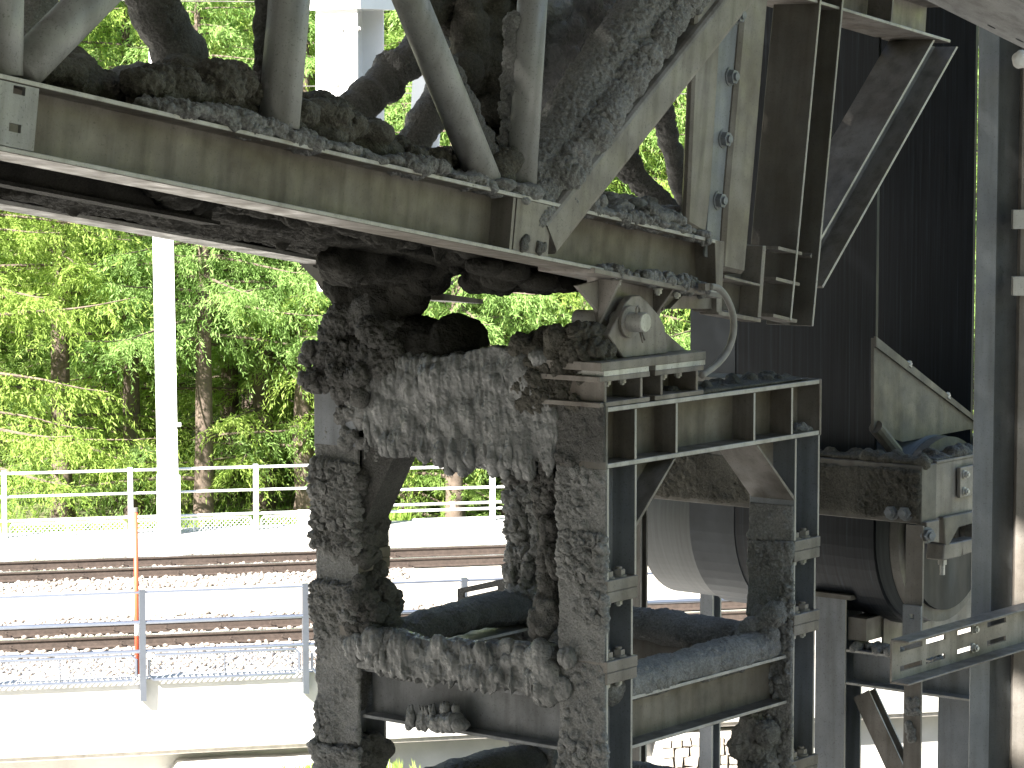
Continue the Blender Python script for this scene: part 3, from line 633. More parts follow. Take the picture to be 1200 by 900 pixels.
blobs(mb, (-.01, CB-.02, Y_(640)), (.05, CB+.01, Y_(545)), 16, .018, .035, rnd=rnd); mb.ball((-.03, CB-.005, Y_(695)), (.035, .035, .04)); mb.ball((-.02, CB-.02, Y_(676)), .028)
blobs(mb, (.02, CB-.005, Y_(900)), (.15, CB+.06, Y_(868)), 14, .025, .045, rnd=rnd)
sludge('sludge_fill', mb, c_left, .008, 'lump', 'mud_dark')
# cap of the left column with ledges
mb = MB().box((-.005, CB-.01, Y_(432)), (.17, CB+.205, zt+.02)); mb.box((-.035, CB-.05, Y_(455)), (.16, CB+.225, Y_(443))); blobs(mb, (-.04, CB+.0, Y_(453)), (.0, CB+.225, Y_(443)), 34, .012, .022, rnd=rnd)
mb.box((-.03, CB-.03, Y_(424)), (.2, CB+.225, Y_(404))); blobs(mb, (-.035, CB-.02, Y_(424)), (.0, CB+.225, Y_(402)), 40, .012, .025, rnd=rnd)
blobs(mb, (-.05, CB-.06, Y_(462)), (.0, CB+.06, Y_(430)), 34, .018, .04, rnd=rnd)
for i in range(26):                           # mound rising to the bearing above
    f = i/25; mb.ball((.03+.05*rnd.random(), CB+.13-.20*f+rnd.uniform(-.03, .03), Y_(404)+.03+.13*f), .05+.03*rnd.random())
blobs(mb, (-.01, CB-.18, Y_(430)), (.08, CB-.04, Y_(380)), 26, .04, .06, rnd=rnd)
sludge('sludge_cap', mb, c_left, .008, 'lump', 'mud_dark')
P = lambda x, y, a=0.: LT(x, y, a=a)
mb = MB()                                     # dark rounded roll on top of the front cap beam
for i in range(30):
    f = i/29; q = P(420+115*f, 412-8*f+2*math.sin(f*9), .10); mb.ball((.11+rnd.uniform(-.02, .02), q.y, q.z), (.12, .08, .13*(1-.25*f)))
mb.ball(P(530, 392, .1), (.11, .06, .085))
sludge('sludge_roll', mb, tre, .009, 'smooth', 'mud_shade')
# curtain over the front cap beam
mb = MB(); top = [(432, 424), (450, 417), (480, 418), (505, 421), (530, 416), (555, 409), (580, 405), (602, 412), (618, 428), (632, 440)]
bot = [(432, 500), (447, 520), (470, 522), (490, 535), (510, 534), (530, 541), (545, 543), (580, 545), (602, 545), (624, 546)]
for (t0, t1, b0_, b1_) in zip(top[:-1], top[1:], bot[:-1], bot[1:]):
    mb.prism([P(*t0, -.03), P(*t1, -.03), P(*b1_, -.03), P(*b0_, -.03)], (.06, 0, 0))
for (x, y), (x2, y2) in zip(top, bot):
    for k in range(10): q = P(x+rnd.uniform(-14, 14), y+20+(y2-y-34)*rnd.random(), -.012+rnd.uniform(-.006, .006)); mb.ball(q, (.022, .03+.02*rnd.random(), .06+.05*rnd.random()))
for i in range(40): q = P(438+rnd.random()*205, 408+rnd.random()*14+8, rnd.uniform(-.01, .12)); mb.ball(q, (.045, .045, .03))
dp = []
for i in range(64): f = rnd.random(); k = min(int(f*9), 8); g_ = f*9-k; q = P(bot[k][0]*(1-g_)+bot[k+1][0]*g_, bot[k][1]*(1-g_)+bot[k+1][1]*g_-5, rnd.uniform(-.035, .02)); dp.append(q)
drips(mb, dp, .02, .06, .017, rnd)
for i in range(26): mb.ball(P(445+rnd.random()*170, 440+rnd.random()*85, -.022), (.022, .03+.05*rnd.random(), .04+.05*rnd.random()))
drips(mb, [P(431, 505, -.03), P(444, 508, -.03), P(447, 512, -.02)], .06, .09, .011, rnd)
cur = sludge('sludge_curtain', mb, tre, .0065, 'drip', 'mud_wet', 1.1)
mb = MB()                                     # dark hollow lumps between left cap and curtain
for i in range(26): q = P(408+rnd.random()*34, 440+rnd.random()*60, -.0+rnd.uniform(-.01, .05)); mb.ball(q, .02+.025*rnd.random())
for i in range(12): q = P(400+rnd.random()*28, 480+rnd.random()*45, -.01); mb.ball(q, .02+.015*rnd.random())
drips(mb, [P(430, 515, -.02), P(444, 516, 0)], .05, .08, .012, rnd); sludge('sludge_lump', mb, tre, .007, 'lump', 'mud_dry')
# nearest column: face crust and the ragged edge
zc = lambda y: LT(690, y, a=0).z
face_crust(0.0, .203, zc(540), zc(470), .008, 16, .008, .016, 'thin', 'mud_dark', c_mid, a=-.012, seed=21, amp=.8)
face_crust(0.002, .202, zc(548), zc(681), .006, 20, .010, .02, 'thin', 'mud_lit', c_mid, seed=8, amp=.85)
face_crust(0.0, .2, zc(625), zc(680), .014, 40, .010, .02, 'lump', 'mud_lit', c_mid, seed=28)
face_crust(0.004, .198, zc(680), zc(776), .006, 20, .010, .02, 'thin', 'mud_lit', c_mid, seed=9, amp=.85)
face_crust(0.004, .198, zc(776), zc(960), .006, 40, .010, .02, 'thin', 'mud_lit', c_mid, seed=10, amp=.85)
mb = MB()
for i in range(120):
    y = 425+rnd.random()*320; q = P(643+rnd.uniform(-8, 8)+4*math.sin(y*.05), y, .02+.05*rnd.random()); mb.ball(q, (.03, .014+.014*rnd.random(), .025+.02*rnd.random()))
drips(mb, [P(600+rnd.random()*40, 535+rnd.random()*12, .0) for _ in range(10)], .04, .08, .012, rnd)
for i in range(40): mb.ball(P(642+rnd.uniform(-16, 12), 722+rnd.uniform(-16, 18), rnd.uniform(-.01, .03)), .016+.016*rnd.random())
sludge('sludge_edge', mb, c_mid, .007, 'lump', 'mud_dark')
# mound behind the bearing
mb = MB()
for i in range(70):
    f = rnd.random(); q = P(618+85*f, 396+42*rnd.random()-4*f, -.0); mb.ball((rnd.uniform(-.01, .10), q.y+.04, q.z+.0), .03+.015*rnd.random())
for i in range(24): q = P(610+rnd.random()*30, 440+rnd.random()*40, -.01); mb.ball(q, .025+.02*rnd.random())
for i in range(50): q = P(625+rnd.random()*66, 428+rnd.random()*46, -.0); mb.ball(q, .016+.016*rnd.random())
sludge('sludge_mound', mb, tre, .008, 'lump', 'mud_moss', .9)
# top of the right cap beam
mb = MB().box((.44, .015, zt+.018), (CA+.13, .19, zt+.03)); blobs(mb, (.46, .06, zt+.02), (CA+.12, .2, zt+.035), 40, .015, .03, rnd=rnd); sludge('sludge_layer', mb, cb_, .009, 'smooth', 'mud_moss', .5)
mb = MB(); q = LT(945, 505, b=.04); blobs(mb, (q.x-.08, .02, zb+.012), (q.x+.08, .08, zb+.03), 16, .012, .02, rnd=rnd); sludge('sludge_pile', mb, cb_, .006, 'smooth', 'mud_dry', .5)
# hood over the front tie beam
ztb = zl+LBH; mb = MB(); F_ = lambda b: b
tp = [(424, 740), (460, 741), (500, 748), (540, 751), (580, 753), (620, 756), (648, 758)]; bt = [(426, 770), (455, 787), (490, 795), (525, 797), (560, 805), (600, 808), (648, 815)]
for (t0, t1, b0_, b1_) in zip(tp[:-1], tp[1:], bt[:-1], bt[1:]): mb.prism([P(*t0, -.01), P(*t1, -.01), P(*b1_, -.03), P(*b0_, -.03)], (.05, 0, 0))
mb.box((-.01, .2, ztb+.002), (.14, CB, ztb+.05))
for (x, y), (x2, y2) in zip(tp, bt):
    for k in range(8): q = P(x+rnd.uniform(-16, 16), y+4+(y2-y-6)*rnd.random(), -.015+rnd.uniform(-.012, .008)); mb.ball(q, (.02, .04, .035+.015*rnd.random()))
dp = []
for i in range(60): f = rnd.random(); k = min(int(f*6), 5); g_ = f*6-k; dp.append(P(bt[k][0]*(1-g_)+bt[k+1][0]*g_, bt[k][1]*(1-g_)+bt[k+1][1]*g_-4, rnd.uniform(-.03, .01)))
drips(mb, dp, .012, .04, .014, rnd); sludge('sludge_hood', mb, tre, .0065, 'drip', 'mud_wet')
mb = MB(); [mb.ball(P(500+rnd.random()*42, 842+rnd.random()*10, .01), (.03, .03, .018)) for _ in range(16)]; drips(mb, [P(480+rnd.random()*55, 846+4*rnd.random(), .01) for _ in range(14)], .01, .03, .008, rnd); sludge('sludge_drip', mb, tre, .006, 'drip', 'mud_wet')
# logs of sludge on the rear tie beams, both levels
def log(p0, p1, r, parent, style='heap', m='mud_dark', sag=.0, vox=.009):
    mb = MB(); p0 = Vector(p0); p1 = Vector(p1); n = int((p1-p0).length/.05)+2
    for i in range(n): f = i/(n-1); q = p0.lerp(p1, f)+Vector((0, 0, sag*math.sin(f*math.pi))); mb.ball(q, (r*rnd.uniform(.92, 1.08), r*rnd.uniform(.92, 1.08), r*.8*rnd.uniform(.9, 1.1)))
    return sludge('sludge_log', mb, parent, vox, style, m, .6)
for zz in (ztb+.03, ztb-.59):
    log((.1, CB+.1, zz-.02), (CA, CB+.1, zz+.02), .085, tre, sag=.05); log((CA+.08, .2, zz-.01), (CA+.08, CB, zz), .085, tre, m='mud_dry'); log((.15, .1, zz), (CA-.06, .1, zz), .08, tre, m='mud_dry')
    mb = MB().box((.2, .2, zz-.16), (CA-.1, .9, zz-.11)); sludge('sludge_bed', mb, tre, .012, 'smooth', 'mud_dark')
mb = MB(); q = LT(885, 745, b=.05)
for i in range(24): mb.ball((CA-.10+.12*rnd.random(), .04+.12*rnd.random(), ztb+.02+.16*rnd.random()**2), .03+.02*rnd.random())
sludge('sludge_lump', mb, c_right, .008, 'lump', 'mud_dry'); mb = MB()
for i in range(30): mb.ball((CA-.05+.04*rnd.random(), .08+.12*rnd.random(), zl-.05-.3*rnd.random()), .03+.025*rnd.random())
sludge('sludge_lump', mb, c_right, .008, 'lump', 'mud_dry')
# right column left face crust
zc2 = lambda y: LT(900, y, a=CA).z
face_crust(0.004, .2, zc2(590), zc2(632), .006, 10, .008, .014, 'thin', 'mud_lit', c_right, a=CA, seed=12); face_crust(.004, .2, zc2(634), zc2(722), .012, 30, .012, .02, 'lump', 'mud_lit', c_right, a=CA, seed=13)
face_crust(.004, .198, zc2(722), zc2(800), .010, 24, .012, .02, 'lump', 'mud_lit', c_right, a=CA, seed=14); face_crust(.004, .198, zc2(800), zc2(960), .004, 8, .008, .012, 'thin', 'mud_lit', c_right, a=CA, seed=15)
# rear column
zc3 = lambda y: LT(620, y, a=CA).z
mb = MB().box((CA-.025, CB-.01, zc3(900)), (CA+DU, CB+.215, zc3(430))); blobs(mb, (CA-.03, CB-.01, zc3(720)), (CA-.01, CB+.19, zc3(540)), 50, .02, .035, rnd=rnd); blobs(mb, (CA-.09, CB-.03, zc3(735)), (CA, CB+.16, zc3(700)), 26, .03, .05, rnd=rnd)
sludge('sludge_coat', mb, c_rear, .008, 'thin', 'mud_lit', 1.5)
mb = MB().box((CA-.15, CB+.02, zb-.12), (CA+.02, CB+.18, zb)); sludge('sludge_haunch', mb, c_rear, .009, 'thin', 'mud_lit')
# perforated plate standing between the rear legs
pf = thing('slotted_plate', 'small dark slotted plate with speckled mud behind the trestle opening', 'plate', TM)
A_ = CA+.6; c0, c1, c2, c3 = [LT(x, y, a=A_) for x, y in ((536, 690), (600, 676), (600, 712), (536, 716))]
s0, s1, s2, s3 = [LT(x, y, a=A_) for x, y in ((543, 695), (583, 687), (583, 691), (543, 700))]
g = MB(); g.prism([c0, c1, s1, s0], (.012, 0, 0)); g.prism([s0, s3, c3, c0], (.012, 0, 0)); g.prism([s3, s2, c2, c3], (.012, 0, 0)); g.prism([s1, c1, c2, s2], (.012, 0, 0)); part('plate', g, M['mud_dark'], pf)

# ================================================================== PINNED BEARING on the nearest column
pb = thing('pin_bearing', 'dusty steel pin bearing with cotter pins on the nearest column', 'bearing', TM)
zT = zt+.0212                                 # top of cap beam
K = lambda x, y, b=0.: LT(x, y, b=b)
def packer(xw0, xw1, xf0, xf1, yb, yt):
    a0, a1, f0, f1 = [K(x, 455).x for x in (xw0, xw1, xf0, xf1)]; zt2 = K(xw0, yt).z; g = MB()
    g.box((f0, .001, zT), (f1, .30, zT+.016)); g.box((f0, .001, zT+.086), (f1, .30, zT+.104))
    g.box((a0, .003, zT+.0165), (a0+.014, .298, zT+.0855)); g.box((a1-.014, .003, zT+.0165), (a1, .298, zT+.0855)); g.box((a0+.0145, .12, zT+.0165), (a1-.0145, .13, zT+.0855))
    p = part('packer_beam', g, M['galv'], pb, bevel=.0015)
    for f in (.35, .75): bolt(p, (a0+(a1-a0)*f, .05, zT+.0855), (0, 0, -1), BOLT_S)
    return p
packer(709, 754, 703, 762, 471, 440); packer(775, 819, 768, 825, 471, 436)
a0, a1 = K(704, 425).x, K(827, 425).x
am0, am1 = K(761, 430).x, K(769, 430).x
part('shim_plate', MB().box((a0+.02, .002, zT+.1045), (am0, .30, zT+.122)), M['bright'], pb); part('shim_plate', MB().box((am1, .002, zT+.1045), (a1, .30, zT+.122)), M['bright'], pb)
zBP = zT+.1225; part('base_plate', MB().box((a0, -.002, zBP), (a1, .30, zBP+.03)), M['galv'], pb, bevel=.002); zBP += .03
def plate_px(pts, b, th, close_z=None): return MB().prism([K(x, y, b) for x, y in pts], (0, th, 0))
sh = [(731, 0), (713, 393), (718, 384), (734, 354), (741, 347), (750, 346), (758, 353), (773, 370), (779, 382), (783, 0)]
def shoe(b, th):
    pts = []
    for x, y in sh:
        q = K(x, y if y else 415, b); 
        if not y: q.z = zBP+.001
        pts.append(q)
    return MB().prism(pts, (0, th, 0))
lowp = part('shoe_plate', shoe(.045, .03), M['galv'], pb, bevel=.003); part('shoe_plate', shoe(.19, .03), M['galv_dark'], pb, bevel=.003)
q = K(783, 392, .06); q2_ = K(803, 411, .06); part('rib_plate', MB().prism([(K(779, 384, .06).x, .08, K(779, 384, .06).z), (q.x, .08, zBP+.001), (q2_.x+.03, .08, zBP+.001)], (0, .012, 0)), M['galv'], pb)
PC = K(746, 381, .045); PC2 = K(756, 378, -.02)
cx, cz = PC2.x-.002, PC2.z-.004; cx = K(755, 378, -.025).x; cz = K(755, 378, -.025).z
part('washer', MB().tube([(cx, .0445, cz), (cx, .030, cz)], .056, 28), M['galv'], pb, bevel=.002, smooth=False)
part('pin', MB().tube([(cx, .26, cz), (cx, -.026, cz), (cx, -.032, cz)], [.034, .034, .031], 28), M['bright'], pb)
for s in (-1, 1):
    d = Vector((.25*s, 0, 1 if s < 0 else -1)).normalized()
    part('cotter_pin', MB().tube([(cx+.010, -.006, cz-.03), (cx+.017, -.016, cz-.062)], .004, 7).tube([(cx+.002, -.006, cz-.03), (cx+.003, -.018, cz-.070)], .004, 7) if s > 0 else
         MB().tube([Vector((cx-.008, -.004, cz+.042))+Vector((math.cos(t_)*.010, 0, math.sin(t_)*.013)) for t_ in np.linspace(0, 6.28, 12)], .0038, 6, cap=False), M['galv'], pb, smooth=True)
# upper bracket, hanging under the chord
zU = lambda x, y, b: K(x, y, b).z
ub = MB(); tl, tr = K(690, 322, -.0), K(846, 352, -.0)
slope = (K(820, 343, 0).z-K(700, 320, 0).z)/(K(820, 343, 0).x-K(700, 320, 0).x)
up_ = part('top_plate', MB().prism([(K(697, 320).x, 0, K(697, 320).z), (K(845, 350).x, 0, K(845, 350).z), (K(845, 350).x, 0, K(845, 350).z+.018), (K(697, 320).x, 0, K(697, 320).z+.018)], (0, .24, 0)), M['galv'], pb, bevel=.002)
part('hanger_plate', MB().prism([K(700, 323, .10), K(812, 345, .10), K(775, 366, .10), K(764, 400, .10), K(735, 400, .10), K(712, 380, .10)], (0, .05, 0)), M['galv'], pb, bevel=.002)
part('gusset_plate', MB().prism([K(676, 335, .1), K(712, 378, .1), K(714, 326, .1)], (0, .014, 0)), M['galv'], pb)
gx = K(712, 340, .06).x
part('gusset_plate', MB().prism([(gx, .01, K(712, 330, .01).z), (gx, .099, K(712, 330, .01).z), (gx, .099, K(712, 380, .09).z)], (.013, 0, 0)), M['galv'], pb)
gx2 = K(776, 350, .06).x
part('gusset_plate', MB().prism([(gx2, .01, K(776, 338, .01).z), (gx2, .099, K(776, 338, .01).z), (gx2, .099, K(776, 372, .09).z)], (.013, 0, 0)), M['galv'], pb)
part('gusset_plate', MB().prism([K(778, 346, .09), K(812, 346, .09), K(812, 349, .09), K(777, 364, .09)], (0, .012, 0)), M['galv'], pb)
for x, y in ((723, 332), (771, 342), (793, 346)): bolt(pb, K(x, y-4, .035), (0, 0, -1), BOLT_S)
mb = MB()
for i in range(46): x = 702+rnd.random()*122; q = K(x, 316+(x-700)*.19-3*rnd.random(), rnd.uniform(.02, .07)); mb.ball(q, (.02, .02, .012+.014*rnd.random()))
sludge('sludge_crumbs', mb, pb, .006, 'lump', 'mud_dry')
# earthing cable
cc = [LT(x, y, b=-.05) for x, y in ((832, 336), (842, 338), (852, 350), (859, 370), (859, 392), (852, 412), (840, 427), (822, 440))]
cb2 = thing('earth_cable', 'grey earthing cable looping from truss end down to the cap beam', 'cable', TM)
def cr(pts, n=6):
    out = []
    for i in range(len(pts)-1):
        p0, p1, p2, p3 = pts[max(i-1, 0)], pts[i], pts[i+1], pts[min(i+2, len(pts)-1)]
        for k in range(n): t = k/n; out.append(.5*((2*p1)+(p2-p0)*t+(2*p0-5*p1+4*p2-p3)*t*t+(3*p1-p0-3*p2+p3)*t**3))
    return out+[pts[-1]]
part('cable', MB().tube(cr(cc), .0125, 10), M['cable'], cb2, smooth=True); part('lug', MB().box(tuple(cc[0]-Vector((.03, .0, .012))), tuple(cc[0]+Vector((.01, .03, .012)))), M['galv'], cb2)

# ================================================================== CAKED BEARING on the left column
lbq = thing('caked_bearing', 'second bearing buried in dark sludge above the left column', 'bearing', TM)
mb = MB(); AA = .12
prof = [(348, 300, 545, 306), (366, 322, 530, 324), (384, 342, 512, 342), (396, 358, 495, 356), (400, 378, 482, 378)]
for i in range(230):
    f = rnd.random()**1.0; k = min(int(f*4), 3); g_ = f*4-k; xl = prof[k][0]*(1-g_)+prof[k+1][0]*g_; xr_ = prof[k][2]*(1-g_)+prof[k+1][2]*g_; y = prof[k][1]*(1-g_)+prof[k+1][1]*g_
    q = LT(xl+14+(xr_-xl-28)*rnd.random(), y, a=AA+rnd.uniform(-.08, .08)); mb.ball(q, .055)
sludge('sludge_block', mb, lbq, .01, 'smooth', 'mud_shade', 1)
part('bracket_plate', MB().prism([LT(347, 305, a=.03), LT(420, 318, a=.03), LT(402, 366, a=.03), LT(386, 345, a=.03)], (.03, 0, 0)), M['galv_dark'], lbq)

# ================================================================== CONVEYOR TRUSS
tr = thing('conveyor_truss', 'inclined steel conveyor bridge truss smeared with dark sludge', 'conveyor truss', QM)
Q = LQ
CH = Q(590, 223, 0).z; CW = .18
xe = Q(843, 330, 0).x; xL = Q(-90, 150, 0).x-1.5
def chord(y0, x0, x1, mt):
    return part('bottom_chord', MB().hb((x0, y0+CW/2, CH/2), (x1, y0+CW/2, CH/2), (0, 0, 1), CH, CW, .009, .014), M[mt], tr, bevel=.002)
c1_ = chord(0, xL, xe, 'galv_dusty'); c1_['label'] = 'near bottom chord'
WT = 1.17; c2_ = chord(WT, xL, xe, 'galv_dark'); c2_['label'] = 'far bottom chord'
# cover plate with slots at the left, stiffeners and node plates
xp0, xp1 = Q(-80, 110, 0).x, Q(45, 120, 0).x; sl = [Q(23, 106, 0), Q(18, 150, 0)]
g = MB(); zz = sorted([.016]+[v for s in sl for v in (s.z-.011, s.z+.011)]+[CH-.016])
for i, (za, zb3) in enumerate(zip(zz[:-1], zz[1:])):
    if i % 2 == 0: g.box((xp0, .001, za), (xp1, .012, zb3))
    else:
        s = sl[1] if i == 1 else sl[0]; g.box((xp0, .001, za), (s.x-.022, .012, zb3)); g.box((s.x+.022, .001, za), (xp1, .012, zb3))
part('cover_plate', g, M['tube'], c1_)
for px in (601, 644): x = Q(px, 265, 0).x; part('stiffener', MB().box((x-.007, .002, .0145), (x+.007, .085, CH-.0145)), M['galv'], c1_)
xa, xb = Q(604, 265, 0).x, Q(642, 270, 0).x; part('node_plate', MB().box((xa, .0015, .0145), (xb, .012, CH-.0145)), M['galv'], c1_)
for px, py in ((615, 286), (635, 290)):
    mb = MB()
    for k in range(8): mb.ball(Q(px+rnd.uniform(-4, 4), py+rnd.uniform(-7, 5), .0), (.012, .008, .014))
    sludge('mud_splash', mb, c1_, .006, 'lump', 'mud_dark', .5)
def tubem(p0, p1, r, m='tube', lab=None, yd=.09):
    a, b = Q(*p0, yd), Q(*p1, yd); d = b-a; b = b+d*.35
    return part('truss_tube', MB().tube([a, b], r, 24), M[m], tr, smooth=True)
def coated(p0, p1, r, yd, r2=None, ext=.35, style='lump', m='mud_dark', off=(0, 0, 0), vox=.009, amp=.8, ext0=0):
    a, b = Q(*p0, yd), Q(*p1, yd); d = b-a; b = b+d*ext; a = a-d*ext0; n = int((b-a).length/.03)+2; mb = MB(); o = Vector(off)
    mb.tube([a+o, b+o], r*.9, 14)
    for i in range(n): q = a.lerp(b, i/(n-1))+o; mb.ball(q+Vector((rnd.uniform(-.012, .012), rnd.uniform(-.012, .012), rnd.uniform(-.012, .012))), r*rnd.uniform(.85, 1.12))
    return sludge('sludge_coat', mb, tr, vox, style, m, amp)
def pxr(w, yd=.09): return w/2/FPX*9.6
tubem((2, 88), (3, 0), .055)                                   # left edge post
tubem((20, 88), (107, 0), .058)                                # clean diagonal, left
tubem((326, 150), (339, 0), .062)                              # post
tubem((568, 212), (481, 0), .055)                              # diagonal to the node
tubem((611, 215), (624, 0), .050)                              # post at the node
coated((312, 135), (318, 0), .045, .16, m='mud_dark'); coated((604, 200), (606, 60), .035, .14, off=(-.02, 0, 0), m='mud_dry', style='scale', ext=.2)
coated((590, 215), (510, 50), .035, .13, off=(.05, .03, .0), style='scale', m='mud_dark', ext=.0)
coated((30, 66), (40, -20), .075, WT+.09, m='mud_dry'); coated((222, 90), (172, -20), .088, WT+.09, m='mud_dark')
coated((395, 150), (540, 8), .07, WT+.09, style='lump', m='mud_dry', ext=.1); coated((478, 178), (520, 108), .068, WT+.09, m='mud_dry', style='smooth', ext=1.2)
coated((802, 240), (772, 110), .042, WT+.09, m='mud_dark', ext=.8); coated((785, 250), (728, 185), .048, WT+.06, m='mud_dark', ext=.7, ext0=.3)
coated((744, 190), (747, 90), .016, WT+.3, m='mud_dark', style='thin', ext=1)
# heavy diagonal (box section) to the upper right, sludge on its upper face
a = Q(625, 278, .07); b = Q(853, -8, .07); d = (b-a); b = b+d*.5; per = Vector((-d.z, 0, d.x)).normalized()
hd = []
for u_, v_ in ((-1, -1), (1, -1), (1, 1), (-1, 1)):
    for k in range(4): t_ = math.pi*.5*k/3+{(-1, -1): math.pi, (1, -1): 1.5*math.pi, (1, 1): 0, (-1, 1): .5*math.pi}[(u_, v_)]; hd.append(a-d*.0+per*(u_*.045+.022*math.cos(t_))+Vector((0, v_*.052+.022*math.sin(t_), 0)))
dg_ = part('heavy_diagonal', MB().prism(hd, b-a), M['galv'], tr)
mb = MB(); n = 60
for i in range(n):
    f = i/(n-1); q = a.lerp(a+d*1.3, f)+per*(.035+.08*math.sin(min(f*1.6, 1)*math.pi*.5)+.03); mb.ball(q+Vector((0, rnd.uniform(-.02, .04), 0)), (.07, .085, .07)); mb.ball(q+per*.07*math.sin(min(f*2, 1)*1.57)+Vector((0, .06, 0)), (.075, .09, .075))
sludge('sludge_coat', mb, dg_, .008, 'scale', 'mud_dry', .8)
# heaps lying on the near chord and filling the floor behind it
def heap(pts, y0, y1, r, n, style='heap', m='mud_dark', vox=.009, amp=1., flat_=.8):
    mb = MB()
    for i in range(n):
        f = rnd.random()*(len(pts)-1); k = min(int(f), len(pts)-2); g_ = f-k; x = pts[k][0]*(1-g_)+pts[k+1][0]*g_; yt = pts[k][1]*(1-g_)+pts[k+1][1]*g_; yb = pts[k][2]*(1-g_)+pts[k+1][2]*g_
        yy = yt+r*90+(max(yb-yt-r*90, 0))*rnd.random(); yd = rnd.uniform(y0, y1); q = Q(x, yy, yd); rr = r*rnd.uniform(.75, 1.15); mb.ball(q, (rr*1.2, rr*1.2, rr*flat_))
    return sludge('sludge_heap', mb, tr, vox, style, m, amp)
heap([(-10, 45, 85), (20, 50, 85), (50, 72, 95), (75, 55, 100), (95, 65, 105), (125, 100, 115)], .25, .5, .05, 60, m='mud_moss')
heap([(120, 98, 118), (150, 85, 122), (180, 78, 120)], .35, .6, .045, 44, m='mud_dry')
heap([(150, 100, 120), (200, 78, 130), (240, 70, 140), (275, 78, 148), (300, 110, 155), (355, 140, 165)], .13, .38, .05, 130, m='mud_moss')
heap([(170, 118, 128), (230, 124, 134), (265, 128, 148), (290, 135, 156), (355, 152, 168)], .02, .14, .034, 150, m='mud_dry', vox=.007, flat_=.45)
heap([(340, 120, 170), (370, 112, 170), (400, 122, 180), (440, 150, 188), (480, 178, 198)], .12, .45, .045, 110, m='mud_moss')
heap([(350, 158, 172), (450, 178, 196), (520, 195, 210), (600, 212, 235), (625, 215, 240)], .02, .14, .032, 220, m='mud_dry', vox=.007, flat_=.5)
heap([(470, 182, 200), (530, 180, 208), (580, 190, 220), (600, 180, 225), (640, 215, 240)], .10, .5, .045, 90, m='mud_moss')
heap([(660, 232, 248), (700, 228, 255), (740, 232, 262), (780, 242, 272), (830, 262, 282)], .03, .45, .035, 130, m='mud_dry')
heap([(690, 242, 250), (760, 252, 266), (828, 272, 284)], .015, .10, .026, 120, m='mud_dry', vox=.006, flat_=.5)
# sludge-laden tray and return idlers inside the truss
mb = MB()
for i in range(150):
    x = 640+rnd.random()*66; y = -40+rnd.random()*150; q = Q(x-.15*max(y-60, 0), y, .5+.12*rnd.random()); mb.ball(q, .05+.02*rnd.random())
for i in range(60): f = rnd.random(); q = Q(655-35*f+rnd.uniform(-12, 12), 60+120*f, .5); mb.ball(q, .035+.02*rnd.random())
sludge('sludge_flow', mb, tr, .01, 'smooth', 'mud_sheen', .8)
mb = MB()
for i in range(140):
    f = rnd.random(); q = Q(545+rnd.random()*75, -40+f*235, .62+.15*rnd.random()); mb.ball(q, .05+.025*rnd.random())
sludge('sludge_flow', mb, tr, .011, 'smooth', 'mud_moss', 1.)
mb = MB()
for i in range(40): q = Q(505+rnd.random()*70, -20+rnd.random()*45, .75); mb.ball(q, .05+.02*rnd.random())
sludge('sludge_lump', mb, tr, .011, 'smooth', 'mud_moss', 1.)
# dark top cover behind the right truss panel
part('belt_cover', MB().prism([Q(700, -120, .55), Q(840, -120, .55), Q(770, 30, .55), Q(715, 80, .55), Q(700, 110, .55)], (0, .02, 0)), M['mud_dark'], tr)
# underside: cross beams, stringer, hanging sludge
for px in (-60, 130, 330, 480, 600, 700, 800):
    x = Q(px, 200, .0).x+.1; part('cross_beam', MB().hb((x, CW+.001, .10), (x, WT-.001, .10), (0, 0, 1), .12, .08), M['mud_shade'], tr)
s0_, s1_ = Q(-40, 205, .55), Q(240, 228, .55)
part('stringer', MB().hb((xL, .55, .03), (Q(250, 222, .55).x, .55, .03), (0, 0, 1), .10, .08), M['mud_shade'], tr)
part('floor_sheet', MB().box((xL, .2, .165), (xe-.1, WT-.02, .175)), M['mud_shade'], tr)
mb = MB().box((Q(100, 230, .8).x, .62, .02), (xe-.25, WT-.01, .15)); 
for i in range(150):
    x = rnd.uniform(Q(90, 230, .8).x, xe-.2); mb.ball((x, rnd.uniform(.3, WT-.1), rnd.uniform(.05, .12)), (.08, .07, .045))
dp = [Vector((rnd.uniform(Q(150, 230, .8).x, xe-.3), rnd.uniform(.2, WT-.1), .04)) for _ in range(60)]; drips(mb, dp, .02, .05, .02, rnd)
sludge('sludge_underside', mb, tr, .012, 'drip', 'mud_shade', 1.2)
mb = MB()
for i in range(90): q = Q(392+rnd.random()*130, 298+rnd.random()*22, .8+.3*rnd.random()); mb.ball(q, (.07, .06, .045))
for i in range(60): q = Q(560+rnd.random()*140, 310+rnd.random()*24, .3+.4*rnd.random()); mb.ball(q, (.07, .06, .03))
sludge('sludge_underside', mb, tr, .012, 'drip', 'mud_shade', 1.)
g = MB(); q0, q1_ = Q(490, 345, .9), Q(560, 352, .9); part('walkway_grating', MB().prism([Q(520, 344, .95), Q(566, 351, .95), Q(566, 356, .95), Q(520, 352, .95)], (0, .2, 0)), M['galv'], tr)

